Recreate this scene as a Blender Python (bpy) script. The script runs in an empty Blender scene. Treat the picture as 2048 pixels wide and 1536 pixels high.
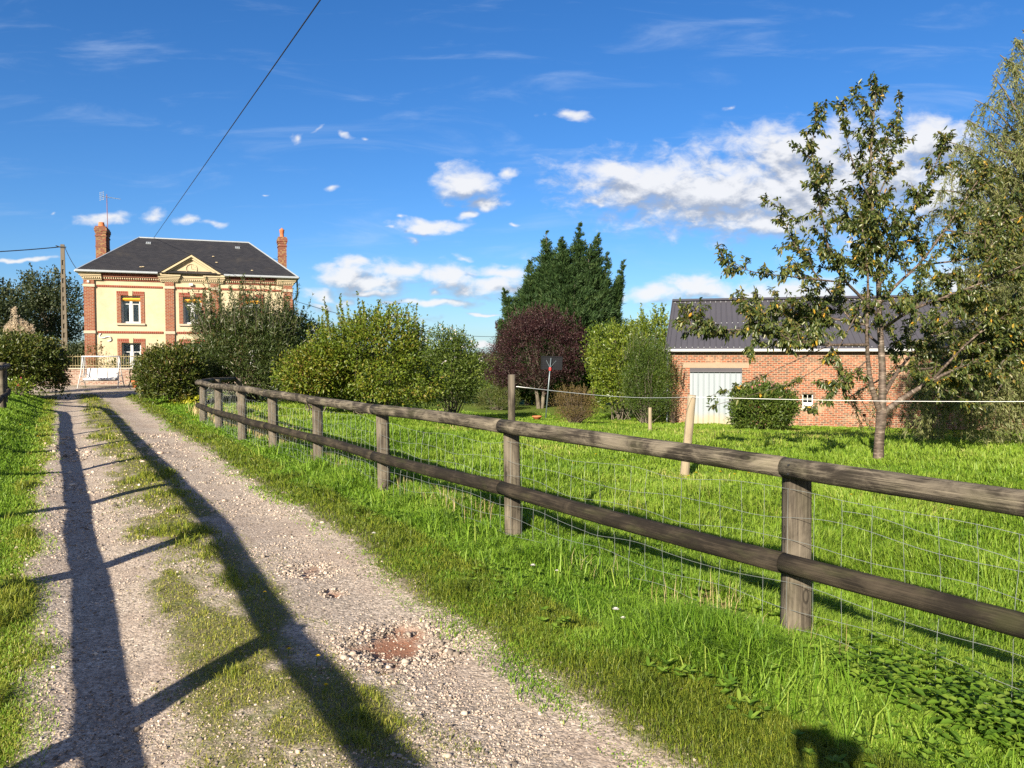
import bpy, math, random
import numpy as np
from mathutils import Vector, Matrix

random.seed(7)
rng = np.random.default_rng(11)
R = math.radians
scene = bpy.context.scene

# ------------------------------------------------------------------ camera
CAM_H = 1.65
PITCH = R(2.16)
cam_data = bpy.data.cameras.new("camera")
cam_data.sensor_width = 36.0
cam_data.lens = 36.0 * 1538 / 2048
cam_data.clip_start = 0.02
cam_data.clip_end = 9000
cam = bpy.data.objects.new("camera", cam_data)
cam.location = (0, 0, CAM_H)
cam.rotation_euler = (math.pi / 2 - PITCH, 0, 0)
scene.collection.objects.link(cam)
scene.camera = cam

# ------------------------------------------------------------------ exposure
scene.view_settings.view_transform = 'Standard'
scene.view_settings.look = 'None'
scene.view_settings.gamma = 1.0
scene.view_settings.use_curve_mapping = False
scene.view_settings.exposure = 1.3
scene.cycles.max_bounces = 6
scene.cycles.diffuse_bounces = 3
scene.cycles.transmission_bounces = 4
scene.cycles.transparent_max_bounces = 6
scene.cycles.use_denoising = False

# ------------------------------------------------------------------ sun
SUN_EL, SUN_AZ = R(24.6), R(202.2)          # azimuth clockwise from +Y
sd = Vector((math.sin(SUN_AZ) * math.cos(SUN_EL), math.cos(SUN_AZ) * math.cos(SUN_EL), math.sin(SUN_EL)))
sun_data = bpy.data.lights.new("sun", 'SUN')
sun_data.energy = 5.0
sun_data.angle = R(0.55)
sun_data.color = (1.0, 0.89, 0.72)
sun = bpy.data.objects.new("sun", sun_data)
sun.rotation_euler = (-sd).to_track_quat('-Z', 'Y').to_euler()
sun.location = (-20, -40, 30)
scene.collection.objects.link(sun)

# ------------------------------------------------------------------ sky with cumulus (directions in the world, not the view)
def pray(px, py):
    c, s = math.cos(PITCH), math.sin(PITCH)
    xn = (px - 1024) / 1538; yn = (768 - py) / 1538
    return (xn, c + yn * s, -s + yn * c)

def P(px, py, d):
    r = pray(px, py)
    return Vector((r[0] / r[1] * d, d, CAM_H + r[2] / r[1] * d))

CLOUDS = [  # centre and half-size, in picture units turned into directions below
    (1235, 342, 105, 24), (1300, 368, 165, 55), (1430, 385, 210, 75), (1590, 385, 190, 95), (1555, 295, 90, 42), (1640, 300, 80, 45),
    (1760, 330, 160, 85), (1860, 280, 100, 50), (1560, 448, 160, 30), (1900, 380, 150, 70), (1400, 440, 30, 12), (1190, 405, 35, 12),
    (930, 366, 58, 32), (1008, 344, 33, 13), (975, 413, 46, 15), (925, 427, 34, 9), (855, 450, 66, 12), (805, 432, 18, 10),
    (835, 478, 30, 10), (778, 452, 20, 6), (1018, 459, 15, 6), (740, 560, 85, 20), (800, 532, 58, 22), (700, 550, 66, 16),
    (905, 548, 70, 24), (980, 575, 80, 20), (1010, 545, 55, 26), (735, 580, 64, 12), (868, 580, 30, 14), (868, 607, 72, 10),
    (924, 512, 22, 9), (1000, 522, 28, 14), (640, 590, 40, 16), (695, 600, 36, 12), (640, 612, 40, 10), (218, 433, 42, 13),
    (306, 438, 36, 17), (388, 443, 30, 11), (432, 446, 30, 8), (104, 427, 16, 8), (625, 261, 20, 9), (586, 268, 18, 16),
    (655, 375, 30, 9), (733, 279, 12, 6), (700, 272, 18, 9), (1132, 229, 34, 14), (1456, 205, 20, 8), (1485, 287, 16, 10),
    (535, 388, 18, 6), (1400, 580, 90, 24), (1320, 592, 85, 17), (1500, 588, 90, 22), (1620, 578, 110, 26), (1960, 560, 90, 40),
    (968, 632, 50, 4), (1140, 600, 90, 14), (700, 535, 60, 14), (620, 655, 60, 5), (40, 520, 60, 5), (760, 640, 90, 4), (960, 690, 70, 4),
]

def build_world():
    w = bpy.data.worlds.new("World")
    scene.world = w
    w.use_nodes = True
    nt = w.node_tree
    nt.nodes.clear()
    N = nt.nodes.new
    L = nt.links.new
    out = N('ShaderNodeOutputWorld')
    bg = N('ShaderNodeBackground')
    bg.inputs['Strength'].default_value = 0.052
    L(bg.outputs[0], out.inputs[0])
    sky = N('ShaderNodeTexSky')
    sky.sky_type = 'NISHITA'
    sky.sun_disc = False
    sky.sun_elevation = SUN_EL
    sky.sun_rotation = SUN_AZ
    sky.altitude = 100
    sky.air_density = 1.0
    sky.dust_density = 0.35
    sky.ozone_density = 3.0
    tint = N('ShaderNodeMix'); tint.data_type = 'RGBA'; tint.blend_type = 'MULTIPLY'
    tint.inputs[0].default_value = 1.0
    L(sky.outputs[0], tint.inputs[6])
    tint.inputs[7].default_value = (0.66, 0.84, 1.12, 1)
    hs = N('ShaderNodeHueSaturation')
    hs.inputs['Saturation'].default_value = 1.12
    hs.inputs['Value'].default_value = 1.0
    L(tint.outputs[2], hs.inputs['Color'])
    # field of the clouds as a node group: vector (u, v, 0) -> density field
    g = bpy.data.node_groups.new("cloud_field", 'ShaderNodeTree')
    g.interface.new_socket("p", in_out='INPUT', socket_type='NodeSocketVector')
    g.interface.new_socket("D", in_out='OUTPUT', socket_type='NodeSocketFloat')
    gi = g.nodes.new('NodeGroupInput'); go = g.nodes.new('NodeGroupOutput')
    nz = g.nodes.new('ShaderNodeTexNoise'); nz.inputs['Scale'].default_value = 27; nz.inputs['Detail'].default_value = 8
    nz.inputs['Roughness'].default_value = 0.60; nz.inputs['Distortion'].default_value = 0.3
    mp = g.nodes.new('ShaderNodeVectorMath'); mp.operation = 'MULTIPLY'
    mp.inputs[1].default_value = (1.0, 1.7, 1.0)
    g.links.new(gi.outputs[0], mp.inputs[0]); g.links.new(mp.outputs[0], nz.inputs['Vector'])
    wz = g.nodes.new('ShaderNodeTexNoise'); wz.inputs['Scale'].default_value = 15; wz.inputs['Detail'].default_value = 3
    g.links.new(mp.outputs[0], wz.inputs['Vector'])
    wa = g.nodes.new('ShaderNodeVectorMath'); wa.operation = 'MULTIPLY_ADD'
    wa.inputs[1].default_value = (0.075, 0.042, 0); wa.inputs[2].default_value = (-0.0375, -0.021, 0)
    g.links.new(wz.outputs['Color'], wa.inputs[0])
    wp = g.nodes.new('ShaderNodeVectorMath'); wp.operation = 'ADD'
    g.links.new(gi.outputs[0], wp.inputs[0]); g.links.new(wa.outputs[0], wp.inputs[1])
    prev = None
    for (x, y, a, b) in CLOUDS:
        r = pray(x, y)
        u, v = r[0] / r[1], r[2] / r[1]
        su, sv = 1538 / a, 1538 / b
        m = g.nodes.new('ShaderNodeVectorMath'); m.operation = 'MULTIPLY_ADD'
        m.inputs[1].default_value = (su, sv, 0)
        m.inputs[2].default_value = (-u * su, -v * sv, 0)
        g.links.new(wp.outputs[0], m.inputs[0])
        ln = g.nodes.new('ShaderNodeVectorMath'); ln.operation = 'LENGTH'
        g.links.new(m.outputs[0], ln.inputs[0])
        faint = max(0.0, 0.85 - a / 70.0)            # small clouds stay thin and see-through
        la = g.nodes.new('ShaderNodeMath'); la.operation = 'ADD'; la.inputs[1].default_value = faint
        g.links.new(ln.outputs['Value'], la.inputs[0])
        if prev is None:
            prev = la.outputs[0]
        else:
            mn = g.nodes.new('ShaderNodeMath'); mn.operation = 'SMOOTH_MIN'
            mn.inputs[2].default_value = 0.22
            g.links.new(prev, mn.inputs[0]); g.links.new(la.outputs[0], mn.inputs[1])
            prev = mn.outputs[0]
    # D = 0.85 - len + 1.5*(noise-0.5)
    k = g.nodes.new('ShaderNodeMath'); k.operation = 'MULTIPLY_ADD'
    k.inputs[1].default_value = 2.3; k.inputs[2].default_value = -1.15 + 1.22
    g.links.new(nz.outputs[0], k.inputs[0])
    s = g.nodes.new('ShaderNodeMath'); s.operation = 'SUBTRACT'
    g.links.new(k.outputs[0], s.inputs[0]); g.links.new(prev, s.inputs[1])
    g.links.new(s.outputs[0], go.inputs[0])

    tc = N('ShaderNodeTexCoord')
    sp = N('ShaderNodeSeparateXYZ'); L(tc.outputs['Generated'], sp.inputs[0])
    ymax = N('ShaderNodeMath'); ymax.operation = 'MAXIMUM'; ymax.inputs[1].default_value = 0.05
    L(sp.outputs[1], ymax.inputs[0])
    du = N('ShaderNodeMath'); du.operation = 'DIVIDE'; L(sp.outputs[0], du.inputs[0]); L(ymax.outputs[0], du.inputs[1])
    dv = N('ShaderNodeMath'); dv.operation = 'DIVIDE'; L(sp.outputs[2], dv.inputs[0]); L(ymax.outputs[0], dv.inputs[1])
    cb = N('ShaderNodeCombineXYZ'); L(du.outputs[0], cb.inputs[0]); L(dv.outputs[0], cb.inputs[1])
    g1 = N('ShaderNodeGroup'); g1.node_tree = g; L(cb.outputs[0], g1.inputs[0])
    off = N('ShaderNodeVectorMath'); off.operation = 'ADD'; off.inputs[1].default_value = (-0.007, 0.020, 0)
    L(cb.outputs[0], off.inputs[0])
    g2 = N('ShaderNodeGroup'); g2.node_tree = g; L(off.outputs[0], g2.inputs[0])
    den = N('ShaderNodeMapRange'); den.interpolation_type = 'SMOOTHSTEP'
    den.inputs['From Min'].default_value = -0.22; den.inputs['From Max'].default_value = 0.95
    L(g1.outputs[0], den.inputs[0])
    front = N('ShaderNodeMapRange'); front.inputs['From Min'].default_value = 0.1; front.inputs['From Max'].default_value = 0.25
    L(sp.outputs[1], front.inputs[0])
    dm = N('ShaderNodeMath'); dm.operation = 'MULTIPLY'; L(den.outputs[0], dm.inputs[0]); L(front.outputs[0], dm.inputs[1])
    dm2 = N('ShaderNodeMath'); dm2.operation = 'MULTIPLY'; dm2.inputs[1].default_value = 0.93; L(dm.outputs[0], dm2.inputs[0])
    df = N('ShaderNodeMath'); df.operation = 'SUBTRACT'; L(g1.outputs[0], df.inputs[0]); L(g2.outputs[0], df.inputs[1])
    lit = N('ShaderNodeMapRange'); lit.interpolation_type = 'SMOOTHSTEP'
    lit.inputs['From Min'].default_value = -0.55; lit.inputs['From Max'].default_value = 0.50
    L(df.outputs[0], lit.inputs[0])
    cc = N('ShaderNodeMix'); cc.data_type = 'RGBA'
    cc.inputs[6].default_value = (3.2, 3.55, 4.3, 1)
    cc.inputs[7].default_value = (7.4, 7.4, 7.5, 1)
    L(lit.outputs[0], cc.inputs[0])
    # thin cirrus streaks
    rot = N('ShaderNodeMapping'); rot.inputs['Rotation'].default_value = (0, 0, R(14)); rot.inputs['Scale'].default_value = (3.2, 17, 1)
    L(cb.outputs[0], rot.inputs[0])
    cn = N('ShaderNodeTexNoise'); cn.inputs['Scale'].default_value = 1.4; cn.inputs['Detail'].default_value = 6; cn.inputs['Roughness'].default_value = 0.6
    cn.inputs['Distortion'].default_value = 0.6
    L(rot.outputs[0], cn.inputs['Vector'])
    cr = N('ShaderNodeMapRange'); cr.interpolation_type = 'SMOOTHSTEP'
    cr.inputs['From Min'].default_value = 0.50; cr.inputs['From Max'].default_value = 0.85
    cr.inputs['To Max'].default_value = 0.34
    L(cn.outputs[0], cr.inputs[0])
    cmx = N('ShaderNodeMix'); cmx.data_type = 'RGBA'
    L(cr.outputs[0], cmx.inputs[0]); L(hs.outputs[0], cmx.inputs[6]); cmx.inputs[7].default_value = (5.2, 6.2, 7.8, 1)
    # unseen warm-white veil added behind the viewer to neutralise the blue fill light
    back = N('ShaderNodeMapRange'); back.interpolation_type = 'SMOOTHSTEP'
    back.inputs['From Min'].default_value = 0.12; back.inputs['From Max'].default_value = -0.5
    back.inputs['To Max'].default_value = 0.55
    L(sp.outputs[1], back.inputs[0])
    fill_veil = N('ShaderNodeMix'); fill_veil.data_type = 'RGBA'
    L(back.outputs[0], fill_veil.inputs[0]); L(cmx.outputs[2], fill_veil.inputs[6]); fill_veil.inputs[7].default_value = (4.7, 4.2, 3.7, 1)
    mx = N('ShaderNodeMix'); mx.data_type = 'RGBA'
    L(dm2.outputs[0], mx.inputs[0]); L(fill_veil.outputs[2], mx.inputs[6]); L(cc.outputs[2], mx.inputs[7])
    L(mx.outputs[2], bg.inputs[0])
build_world()

# ------------------------------------------------------------------ numeric helpers
def S(a, b, x):
    t = np.clip((np.asarray(x, float) - a) / (b - a), 0, 1)
    return t * t * (3 - 2 * t)

_G = np.random.default_rng(5).random((8, 256, 256))
def vn(x, y, seed=0):
    """2D value noise, 0..1"""
    g = _G[seed % 8]
    x = np.asarray(x, float) + seed * 17.3; y = np.asarray(y, float) + seed * 9.1
    xi = np.floor(x).astype(int); yi = np.floor(y).astype(int)
    fx = x - xi; fy = y - yi
    fx = fx * fx * (3 - 2 * fx); fy = fy * fy * (3 - 2 * fy)
    a = g[xi & 255, yi & 255]; b = g[(xi + 1) & 255, yi & 255]; c = g[xi & 255, (yi + 1) & 255]; d = g[(xi + 1) & 255, (yi + 1) & 255]
    return (a * (1 - fx) + b * fx) * (1 - fy) + (c * (1 - fx) + d * fx) * fy
def fbm(x, y, seed=0, o=4):
    r = 0; a = 0.5; t = 0
    for i in range(o):
        r = r + a * vn(np.asarray(x) * 2 ** i, np.asarray(y) * 2 ** i, seed + i); t += a; a *= 0.5
    return r / t

def qof(x, y):                      # signed distance across the drive (0 on its grass strip)
    return (np.asarray(x) - 1.07) * 0.863 + np.asarray(y) * 0.505

def zb(x, y):
    x = np.asarray(x, float); y = np.asarray(y, float)
    q = qof(x, y)
    z = -1.4 * S(12, 40, y + 0.4 * x) * S(-13, 2, x + 0.1 * (y - 20))
    z = z + 0.32 * S(-1.35, -2.4, q) * S(4, 15, y) * S(33, 27, y)
    z = z + 0.12 * S(30, 37, y) * S(-8, -14, x)
    near = S(60, 20, np.hypot(x, y))
    z = z + near * (0.05 * (vn(x * 0.7, y * 0.7, 1) - 0.5) + 0.03 * (vn(x * 2.1, y * 2.1, 2) - 0.5)) * S(0.6, 2.2, np.abs(q - 0.2))
    z = z - 0.20 * S(2.9, 4.1, q) * S(19, 11, y)
    return z

def gz(x, y):
    return float(zb(x, y))

def ghit(px, py):
    """where the ray through a picture point meets the ground"""
    r = pray(px, py)
    d = 1.0
    while d < 200:
        p = P(px, py, d)
        if p.z <= gz(p.x, p.y):
            break
        d *= 1.004
    return P(px, py, d)

# ------------------------------------------------------------------ object helpers
COL = scene.collection
def link(o, parent=None):
    COL.objects.link(o)
    if parent is not None:
        o.parent = parent
    return o

def tag(o, label=None, cat=None, group=None, kind=None):
    if label: o['label'] = label
    if cat: o['category'] = cat
    if group: o['group'] = group
    if kind: o['kind'] = kind
    return o

def thing(name, label, cat, loc=(0, 0, 0), rz=0.0, group=None):
    o = bpy.data.objects.new(name, None)
    o.empty_display_size = 0.2
    o.location = loc
    o.rotation_euler = (0, 0, rz)
    link(o)
    return tag(o, label, cat, group)

def np_mesh(name, V, faces, mat, parent=None, attrs=None, smooth=False):
    """V (n,3); faces: list of int arrays (m,k)"""
    me = bpy.data.meshes.new(name)
    V = np.ascontiguousarray(V, np.float32)
    faces = [np.asarray(f, np.int32) for f in faces if len(f)]
    nl = sum(f.size for f in faces); nf = sum(len(f) for f in faces)
    me.vertices.add(len(V)); me.vertices.foreach_set("co", V.ravel())
    me.loops.add(nl)
    me.loops.foreach_set("vertex_index", np.concatenate([f.ravel() for f in faces]).astype(np.int32))
    me.polygons.add(nf)
    tot = np.concatenate([np.full(len(f), f.shape[1], np.int32) for f in faces])
    st = np.concatenate([[0], np.cumsum(tot)[:-1]]).astype(np.int32)
    me.polygons.foreach_set("loop_start", st)
    try:
        me.polygons.foreach_set("loop_total", tot)
    except Exception:
        pass
    if smooth:
        me.polygons.foreach_set("use_smooth", np.ones(nf, bool))
    for k, (ty, data) in (attrs or {}).items():
        a = me.attributes.new(k, ty, 'POINT')
        a.data.foreach_set('value' if ty == 'FLOAT' else 'vector', np.ascontiguousarray(data, np.float32).ravel())
    me.update(calc_edges=True)
    me.validate()
    if mat is not None:
        me.materials.append(mat)
    o = bpy.data.objects.new(name, me)
    return link(o, parent)

class MB:
    """collects boxes, tubes, prisms ... and links them as ONE mesh object"""
    def __init__(s):
        s.v = []; s.f = []; s.g = []
    def add(s, verts, faces, gr=None):
        b = len(s.v)
        s.v += [tuple(v) for v in verts]
        s.f += [tuple(i + b for i in f) for f in faces]
        if gr is None:
            gr = [(v[2], v[0], v[1]) for v in verts]
        s.g += [tuple(q) for q in gr]
        return s
    def box(s, x0, x1, y0, y1, z0, z1, M=None):
        vs = [Vector((x, y, z)) for z in (z0, z1) for y in (y0, y1) for x in (x0, x1)]
        gr = [(v[2], v[0], v[1]) for v in vs]
        if M is not None: vs = [M @ v for v in vs]
        return s.add(vs, [(0, 2, 3, 1), (4, 5, 7, 6), (0, 1, 5, 4), (1, 3, 7, 5), (3, 2, 6, 7), (2, 0, 4, 6)], gr)
    def tube(s, pts, rad, n=8, cap=True, jitter=0.0, sq=0.0, off=None):
        pts = [Vector(p) for p in pts]
        if not hasattr(rad, '__len__'): rad = [rad] * len(pts)
        o = random.uniform(0, 50) if off is None else off
        t = (pts[-1] - pts[0]).normalized()
        up = Vector((0, 0, 1)) if abs(t.z) < 0.9 else Vector((1, 0, 0))
        vs = []; gr = []; acc = 0
        for i, p in enumerate(pts):
            a = pts[max(i - 1, 0)]; b = pts[min(i + 1, len(pts) - 1)]
            t = (b - a).normalized()
            x = t.cross(up)
            if x.length < 1e-4: x = t.cross(Vector((0, 1, 0)))
            x.normalize(); y = t.cross(x).normalized()
            if i: acc += (p - pts[i - 1]).length
            for k in range(n):
                an = 2 * math.pi * (k + 0.5) / n
                r = rad[i] * (1 + random.uniform(-jitter, jitter))
                if sq:
                    r *= 1 + sq * (1 / max(abs(math.cos(an)), abs(math.sin(an))) - 1)
                vs.append(p + x * (r * math.cos(an)) + y * (r * math.sin(an)))
                gr.append((acc + o, rad[0] * math.cos(an) + o, rad[0] * math.sin(an)))
        fs = []
        for i in range(len(pts) - 1):
            for k in range(n):
                fs.append((i * n + k, (i + 1) * n + k, (i + 1) * n + (k + 1) % n, i * n + (k + 1) % n))
        if cap:
            fs.append(tuple(range(n))); fs.append(tuple(reversed(range((len(pts) - 1) * n, len(pts) * n))))
        return s.add(vs, fs, gr)
    def prism(s, poly, y0, y1):
        """polygon of (x, z) extruded along y"""
        n = len(poly)
        vs = [(x, y0, z) for x, z in poly] + [(x, y1, z) for x, z in poly]
        fs = [tuple(range(n)), tuple(reversed(range(n, 2 * n)))] + [(i, i + n, (i + 1) % n + n, (i + 1) % n) for i in range(n)]
        return s.add(vs, fs)
    def lathe(s, prof, c=(0, 0, 0), n=16):
        vs = []; fs = []
        for r, z in prof:
            for k in range(n):
                a = 2 * math.pi * k / n
                vs.append((c[0] + r * math.cos(a), c[1] + r * math.sin(a), c[2] + z))
        for i in range(len(prof) - 1):
            for k in range(n):
                fs.append((i * n + k, i * n + (k + 1) % n, (i + 1) * n + (k + 1) % n, (i + 1) * n + k))
        fs.append(tuple(reversed(range(n)))); fs.append(tuple(range((len(prof) - 1) * n, len(prof) * n)))
        return s.add(vs, fs)
    def build(s, name, mat, parent=None, smooth=False, bevel=0.0):
        me = bpy.data.meshes.new(name)
        me.from_pydata(s.v, [], s.f)
        a = me.attributes.new('gr', 'FLOAT_VECTOR', 'POINT')
        a.data.foreach_set('vector', np.array(s.g, np.float32).ravel())
        if smooth:
            me.polygons.foreach_set("use_smooth", [len(p.vertices) == 4 for p in me.polygons])
        me.update()
        if mat: me.materials.append(mat)
        o = bpy.data.objects.new(name, me)
        link(o, parent)
        if bevel:
            m = o.modifiers.new('bevel', 'BEVEL'); m.width = bevel; m.segments = 2; m.limit_method = 'ANGLE'
        return o

# ------------------------------------------------------------------ materials
def mat_new(name, rough=0.8, spec=0.3, metallic=0.0):
    m = bpy.data.materials.new(name)
    m.use_nodes = True
    nt = m.node_tree
    b = nt.nodes['Principled BSDF']
    b.inputs['Roughness'].default_value = rough
    b.inputs['Specular IOR Level'].default_value = spec
    b.inputs['Metallic'].default_value = metallic
    return m, nt, b

def ramp(nt, fac, stops):
    r = nt.nodes.new('ShaderNodeValToRGB')
    el = r.color_ramp.elements
    while len(el) < len(stops): el.new(0.5)
    for e, (p, c) in zip(el, stops):
        e.position = p; e.color = (*c, 1)
    nt.links.new(fac, r.inputs[0])
    return r.outputs[0]

def noise(nt, vec, scale, detail=4, rough=0.55, dist=0.0):
    n = nt.nodes.new('ShaderNodeTexNoise')
    n.inputs['Scale'].default_value = scale; n.inputs['Detail'].default_value = detail
    n.inputs['Roughness'].default_value = rough; n.inputs['Distortion'].default_value = dist
    if vec is not None: nt.links.new(vec, n.inputs['Vector'])
    return n.outputs['Fac']

def vscale(nt, vec, sc, loc=(0, 0, 0)):
    m = nt.nodes.new('ShaderNodeMapping')
    m.inputs['Scale'].default_value = sc; m.inputs['Location'].default_value = loc
    nt.links.new(vec, m.inputs['Vector'])
    return m.outputs[0]

def attr(nt, name):
    a = nt.nodes.new('ShaderNodeAttribute'); a.attribute_name = name
    return a

def objco(nt):
    return nt.nodes.new('ShaderNodeTexCoord').outputs['Object']

def mixc(nt, fac, a, b, blend='MIX'):
    m = nt.nodes.new('ShaderNodeMix'); m.data_type = 'RGBA'; m.blend_type = blend
    for sock, v in ((m.inputs[0], fac), (m.inputs[6], a), (m.inputs[7], b)):
        if hasattr(v, 'is_linked'): nt.links.new(v, sock)
        elif isinstance(v, (int, float)): sock.default_value = v
        else: sock.default_value = (*v, 1)
    return m.outputs[2]

def math_(nt, op, a, b=None):
    m = nt.nodes.new('ShaderNodeMath'); m.operation = op
    for i, v in enumerate((a, b)):
        if v is None: continue
        if hasattr(v, 'is_linked'): nt.links.new(v, m.inputs[i])
        else: m.inputs[i].default_value = v
    return m.outputs[0]

def mapr(nt, v, a, b, c=0.0, d=1.0, smooth=True):
    m = nt.nodes.new('ShaderNodeMapRange')
    if smooth: m.interpolation_type = 'SMOOTHSTEP'
    nt.links.new(v, m.inputs[0])
    for i, x in enumerate((a, b, c, d)): m.inputs[i + 1].default_value = x
    return m.outputs[0]

def bump(nt, b, h, strength=0.4, dist=0.01):
    n = nt.nodes.new('ShaderNodeBump')
    n.inputs['Strength'].default_value = strength; n.inputs['Distance'].default_value = dist
    nt.links.new(h, n.inputs['Height']); nt.links.new(n.outputs[0], b.inputs['Normal'])

def plain(name, col, rough=0.7, spec=0.3, metallic=0.0, var=0.18, scale=6.0, bmp=0.0):
    m, nt, b = mat_new(name, rough, spec, metallic)
    v = objco(nt)
    f = noise(nt, v, scale, 6, 0.65)
    c = mixc(nt, f, tuple(x * (1 - var) for x in col), tuple(min(1, x * (1 + var)) for x in col))
    nt.links.new(c, b.inputs['Base Color'])
    if bmp: bump(nt, b, noise(nt, v, scale * 6, 4), bmp, 0.01)
    return m

def leafmat(name, stops, trans=0.35, rough=0.5, spec=0.35, tcol=(1.25, 1.2, 0.6)):
    m, nt, b = mat_new(name, rough, spec)
    a = attr(nt, 'rnd')
    c = ramp(nt, a.outputs['Fac'], stops)
    nt.links.new(c, b.inputs['Base Color'])
    t = nt.nodes.new('ShaderNodeBsdfTranslucent')
    nt.links.new(mixc(nt, 1.0, c, tcol, 'MULTIPLY'), t.inputs['Color'])
    mx = nt.nodes.new('ShaderNodeMixShader'); mx.inputs[0].default_value = trans
    nt.links.new(b.outputs[0], mx.inputs[1]); nt.links.new(t.outputs[0], mx.inputs[2])
    nt.links.new(mx.outputs[0], nt.nodes['Material Output'].inputs[0])
    return m

def brickmat(name, c1, c2, mortar, bw=0.22, bh=0.075, ms=0.011, third=None, wear=None, dirt=None):
    m, nt, b = mat_new(name, 0.9, 0.15)
    v = objco(nt)
    sp = nt.nodes.new('ShaderNodeSeparateXYZ'); nt.links.new(v, sp.inputs[0])
    cb = nt.nodes.new('ShaderNodeCombineXYZ')
    nt.links.new(math_(nt, 'ADD', sp.outputs[0], sp.outputs[1]), cb.inputs[0]); nt.links.new(sp.outputs[2], cb.inputs[1])
    br = nt.nodes.new('ShaderNodeTexBrick')
    br.inputs['Scale'].default_value = 1.0; br.inputs['Brick Width'].default_value = bw; br.inputs['Row Height'].default_value = bh
    br.inputs['Mortar Size'].default_value = ms; br.inputs['Mortar Smooth'].default_value = 0.2; br.inputs['Bias'].default_value = 0.0
    nt.links.new(cb.outputs[0], br.inputs['Vector'])
    br.inputs['Color1'].default_value = (*c1, 1); br.inputs['Color2'].default_value = (*c2, 1); br.inputs['Mortar'].default_value = (*mortar, 1)
    c = br.outputs['Color']
    n1 = noise(nt, cb.outputs[0], 1.3, 5, 0.65)
    if third:
        wn = nt.nodes.new('ShaderNodeTexWhiteNoise'); wn.noise_dimensions = '2D'
        q = nt.nodes.new('ShaderNodeVectorMath'); q.operation = 'SNAP'; q.inputs[1].default_value = (bw / 2, bh, 1)
        nt.links.new(cb.outputs[0], q.inputs[0]); nt.links.new(q.outputs[0], wn.inputs['Vector'])
        sel = math_(nt, 'MULTIPLY', mapr(nt, wn.outputs['Value'], 0.62, 0.70), math_(nt, 'SUBTRACT', 1.0, br.outputs['Fac']))
        c = mixc(nt, sel, c, third)
    c = mixc(nt, math_(nt, 'MULTIPLY', n1, 0.6), c, (0.35, 0.28, 0.22), 'MULTIPLY')
    if wear:
        n2 = noise(nt, cb.outputs[0], 0.55, 6, 0.7)
        c = mixc(nt, mapr(nt, n2, 0.52, 0.66, 0, 0.7), c, wear)
    nt.links.new(c, b.inputs['Base Color'])
    bump(nt, b, math_(nt, 'ADD', math_(nt, 'SUBTRACT', 1.0, br.outputs['Fac']), math_(nt, 'MULTIPLY', noise(nt, v, 60, 3), 0.3)), 0.6, 0.012)
    return m

def woodmat(name, dark, mid, light, lightness=0.5, green=0.0):
    m, nt, b = mat_new(name, 0.85, 0.2)
    g = attr(nt, 'gr').outputs['Vector']
    gr1 = noise(nt, vscale(nt, g, (3.0, 120, 120)), 1.0, 5, 0.7, 0.5)
    gr2 = noise(nt, vscale(nt, g, (1.3, 34, 34)), 1.0, 5, 0.65, 1.2)
    pat = noise(nt, vscale(nt, g, (2.6, 5, 5)), 1.0, 5, 0.65, 0.8)
    c = ramp(nt, gr1, [(0.34, dark), (0.5, mid), (0.68, light)])
    c2 = ramp(nt, gr2, [(0.38, dark), (0.54, mid), (0.70, light)])
    c = mixc(nt, 0.45, c, c2)
    c = mixc(nt, mapr(nt, pat, lightness - 0.1, lightness + 0.12), c, mixc(nt, 0.5, c, light))
    c = mixc(nt, mapr(nt, pat, lightness - 0.05, lightness - 0.22, 0, 0.8), c, mixc(nt, 0.3, dark, mid))
    # knots
    vo = nt.nodes.new('ShaderNodeTexVoronoi'); vo.inputs['Scale'].default_value = 1.0
    nt.links.new(vscale(nt, g, (2.4, 7, 7)), vo.inputs['Vector'])
    rings = math_(nt, 'SINE', math_(nt, 'MULTIPLY', vo.outputs['Distance'], 70.0))
    kn = mapr(nt, vo.outputs['Distance'], 0.26, 0.08)
    c = mixc(nt, math_(nt, 'MULTIPLY', kn, mapr(nt, rings, -0.3, 0.8, 0.15, 0.8)), c, tuple(0.6 * x for x in dark))
    # long cracks
    ck = noise(nt, vscale(nt, g, (1.1, 60, 60)), 1.0, 2, 0.5)
    c = mixc(nt, mapr(nt, ck, 0.68, 0.72, 0, 0.85), c, (0.012, 0.01, 0.008))
    if green:
        gn = noise(nt, vscale(nt, g, (3, 9, 9)), 1.0, 4)
        c = mixc(nt, mapr(nt, gn, 0.5, 0.7, 0, green), c, (0.09, 0.10, 0.035))
    nt.links.new(c, b.inputs['Base Color'])
    bump(nt, b, math_(nt, 'ADD', gr1, math_(nt, 'MULTIPLY', gr2, 0.7)), 0.7, 0.008)
    return m

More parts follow.
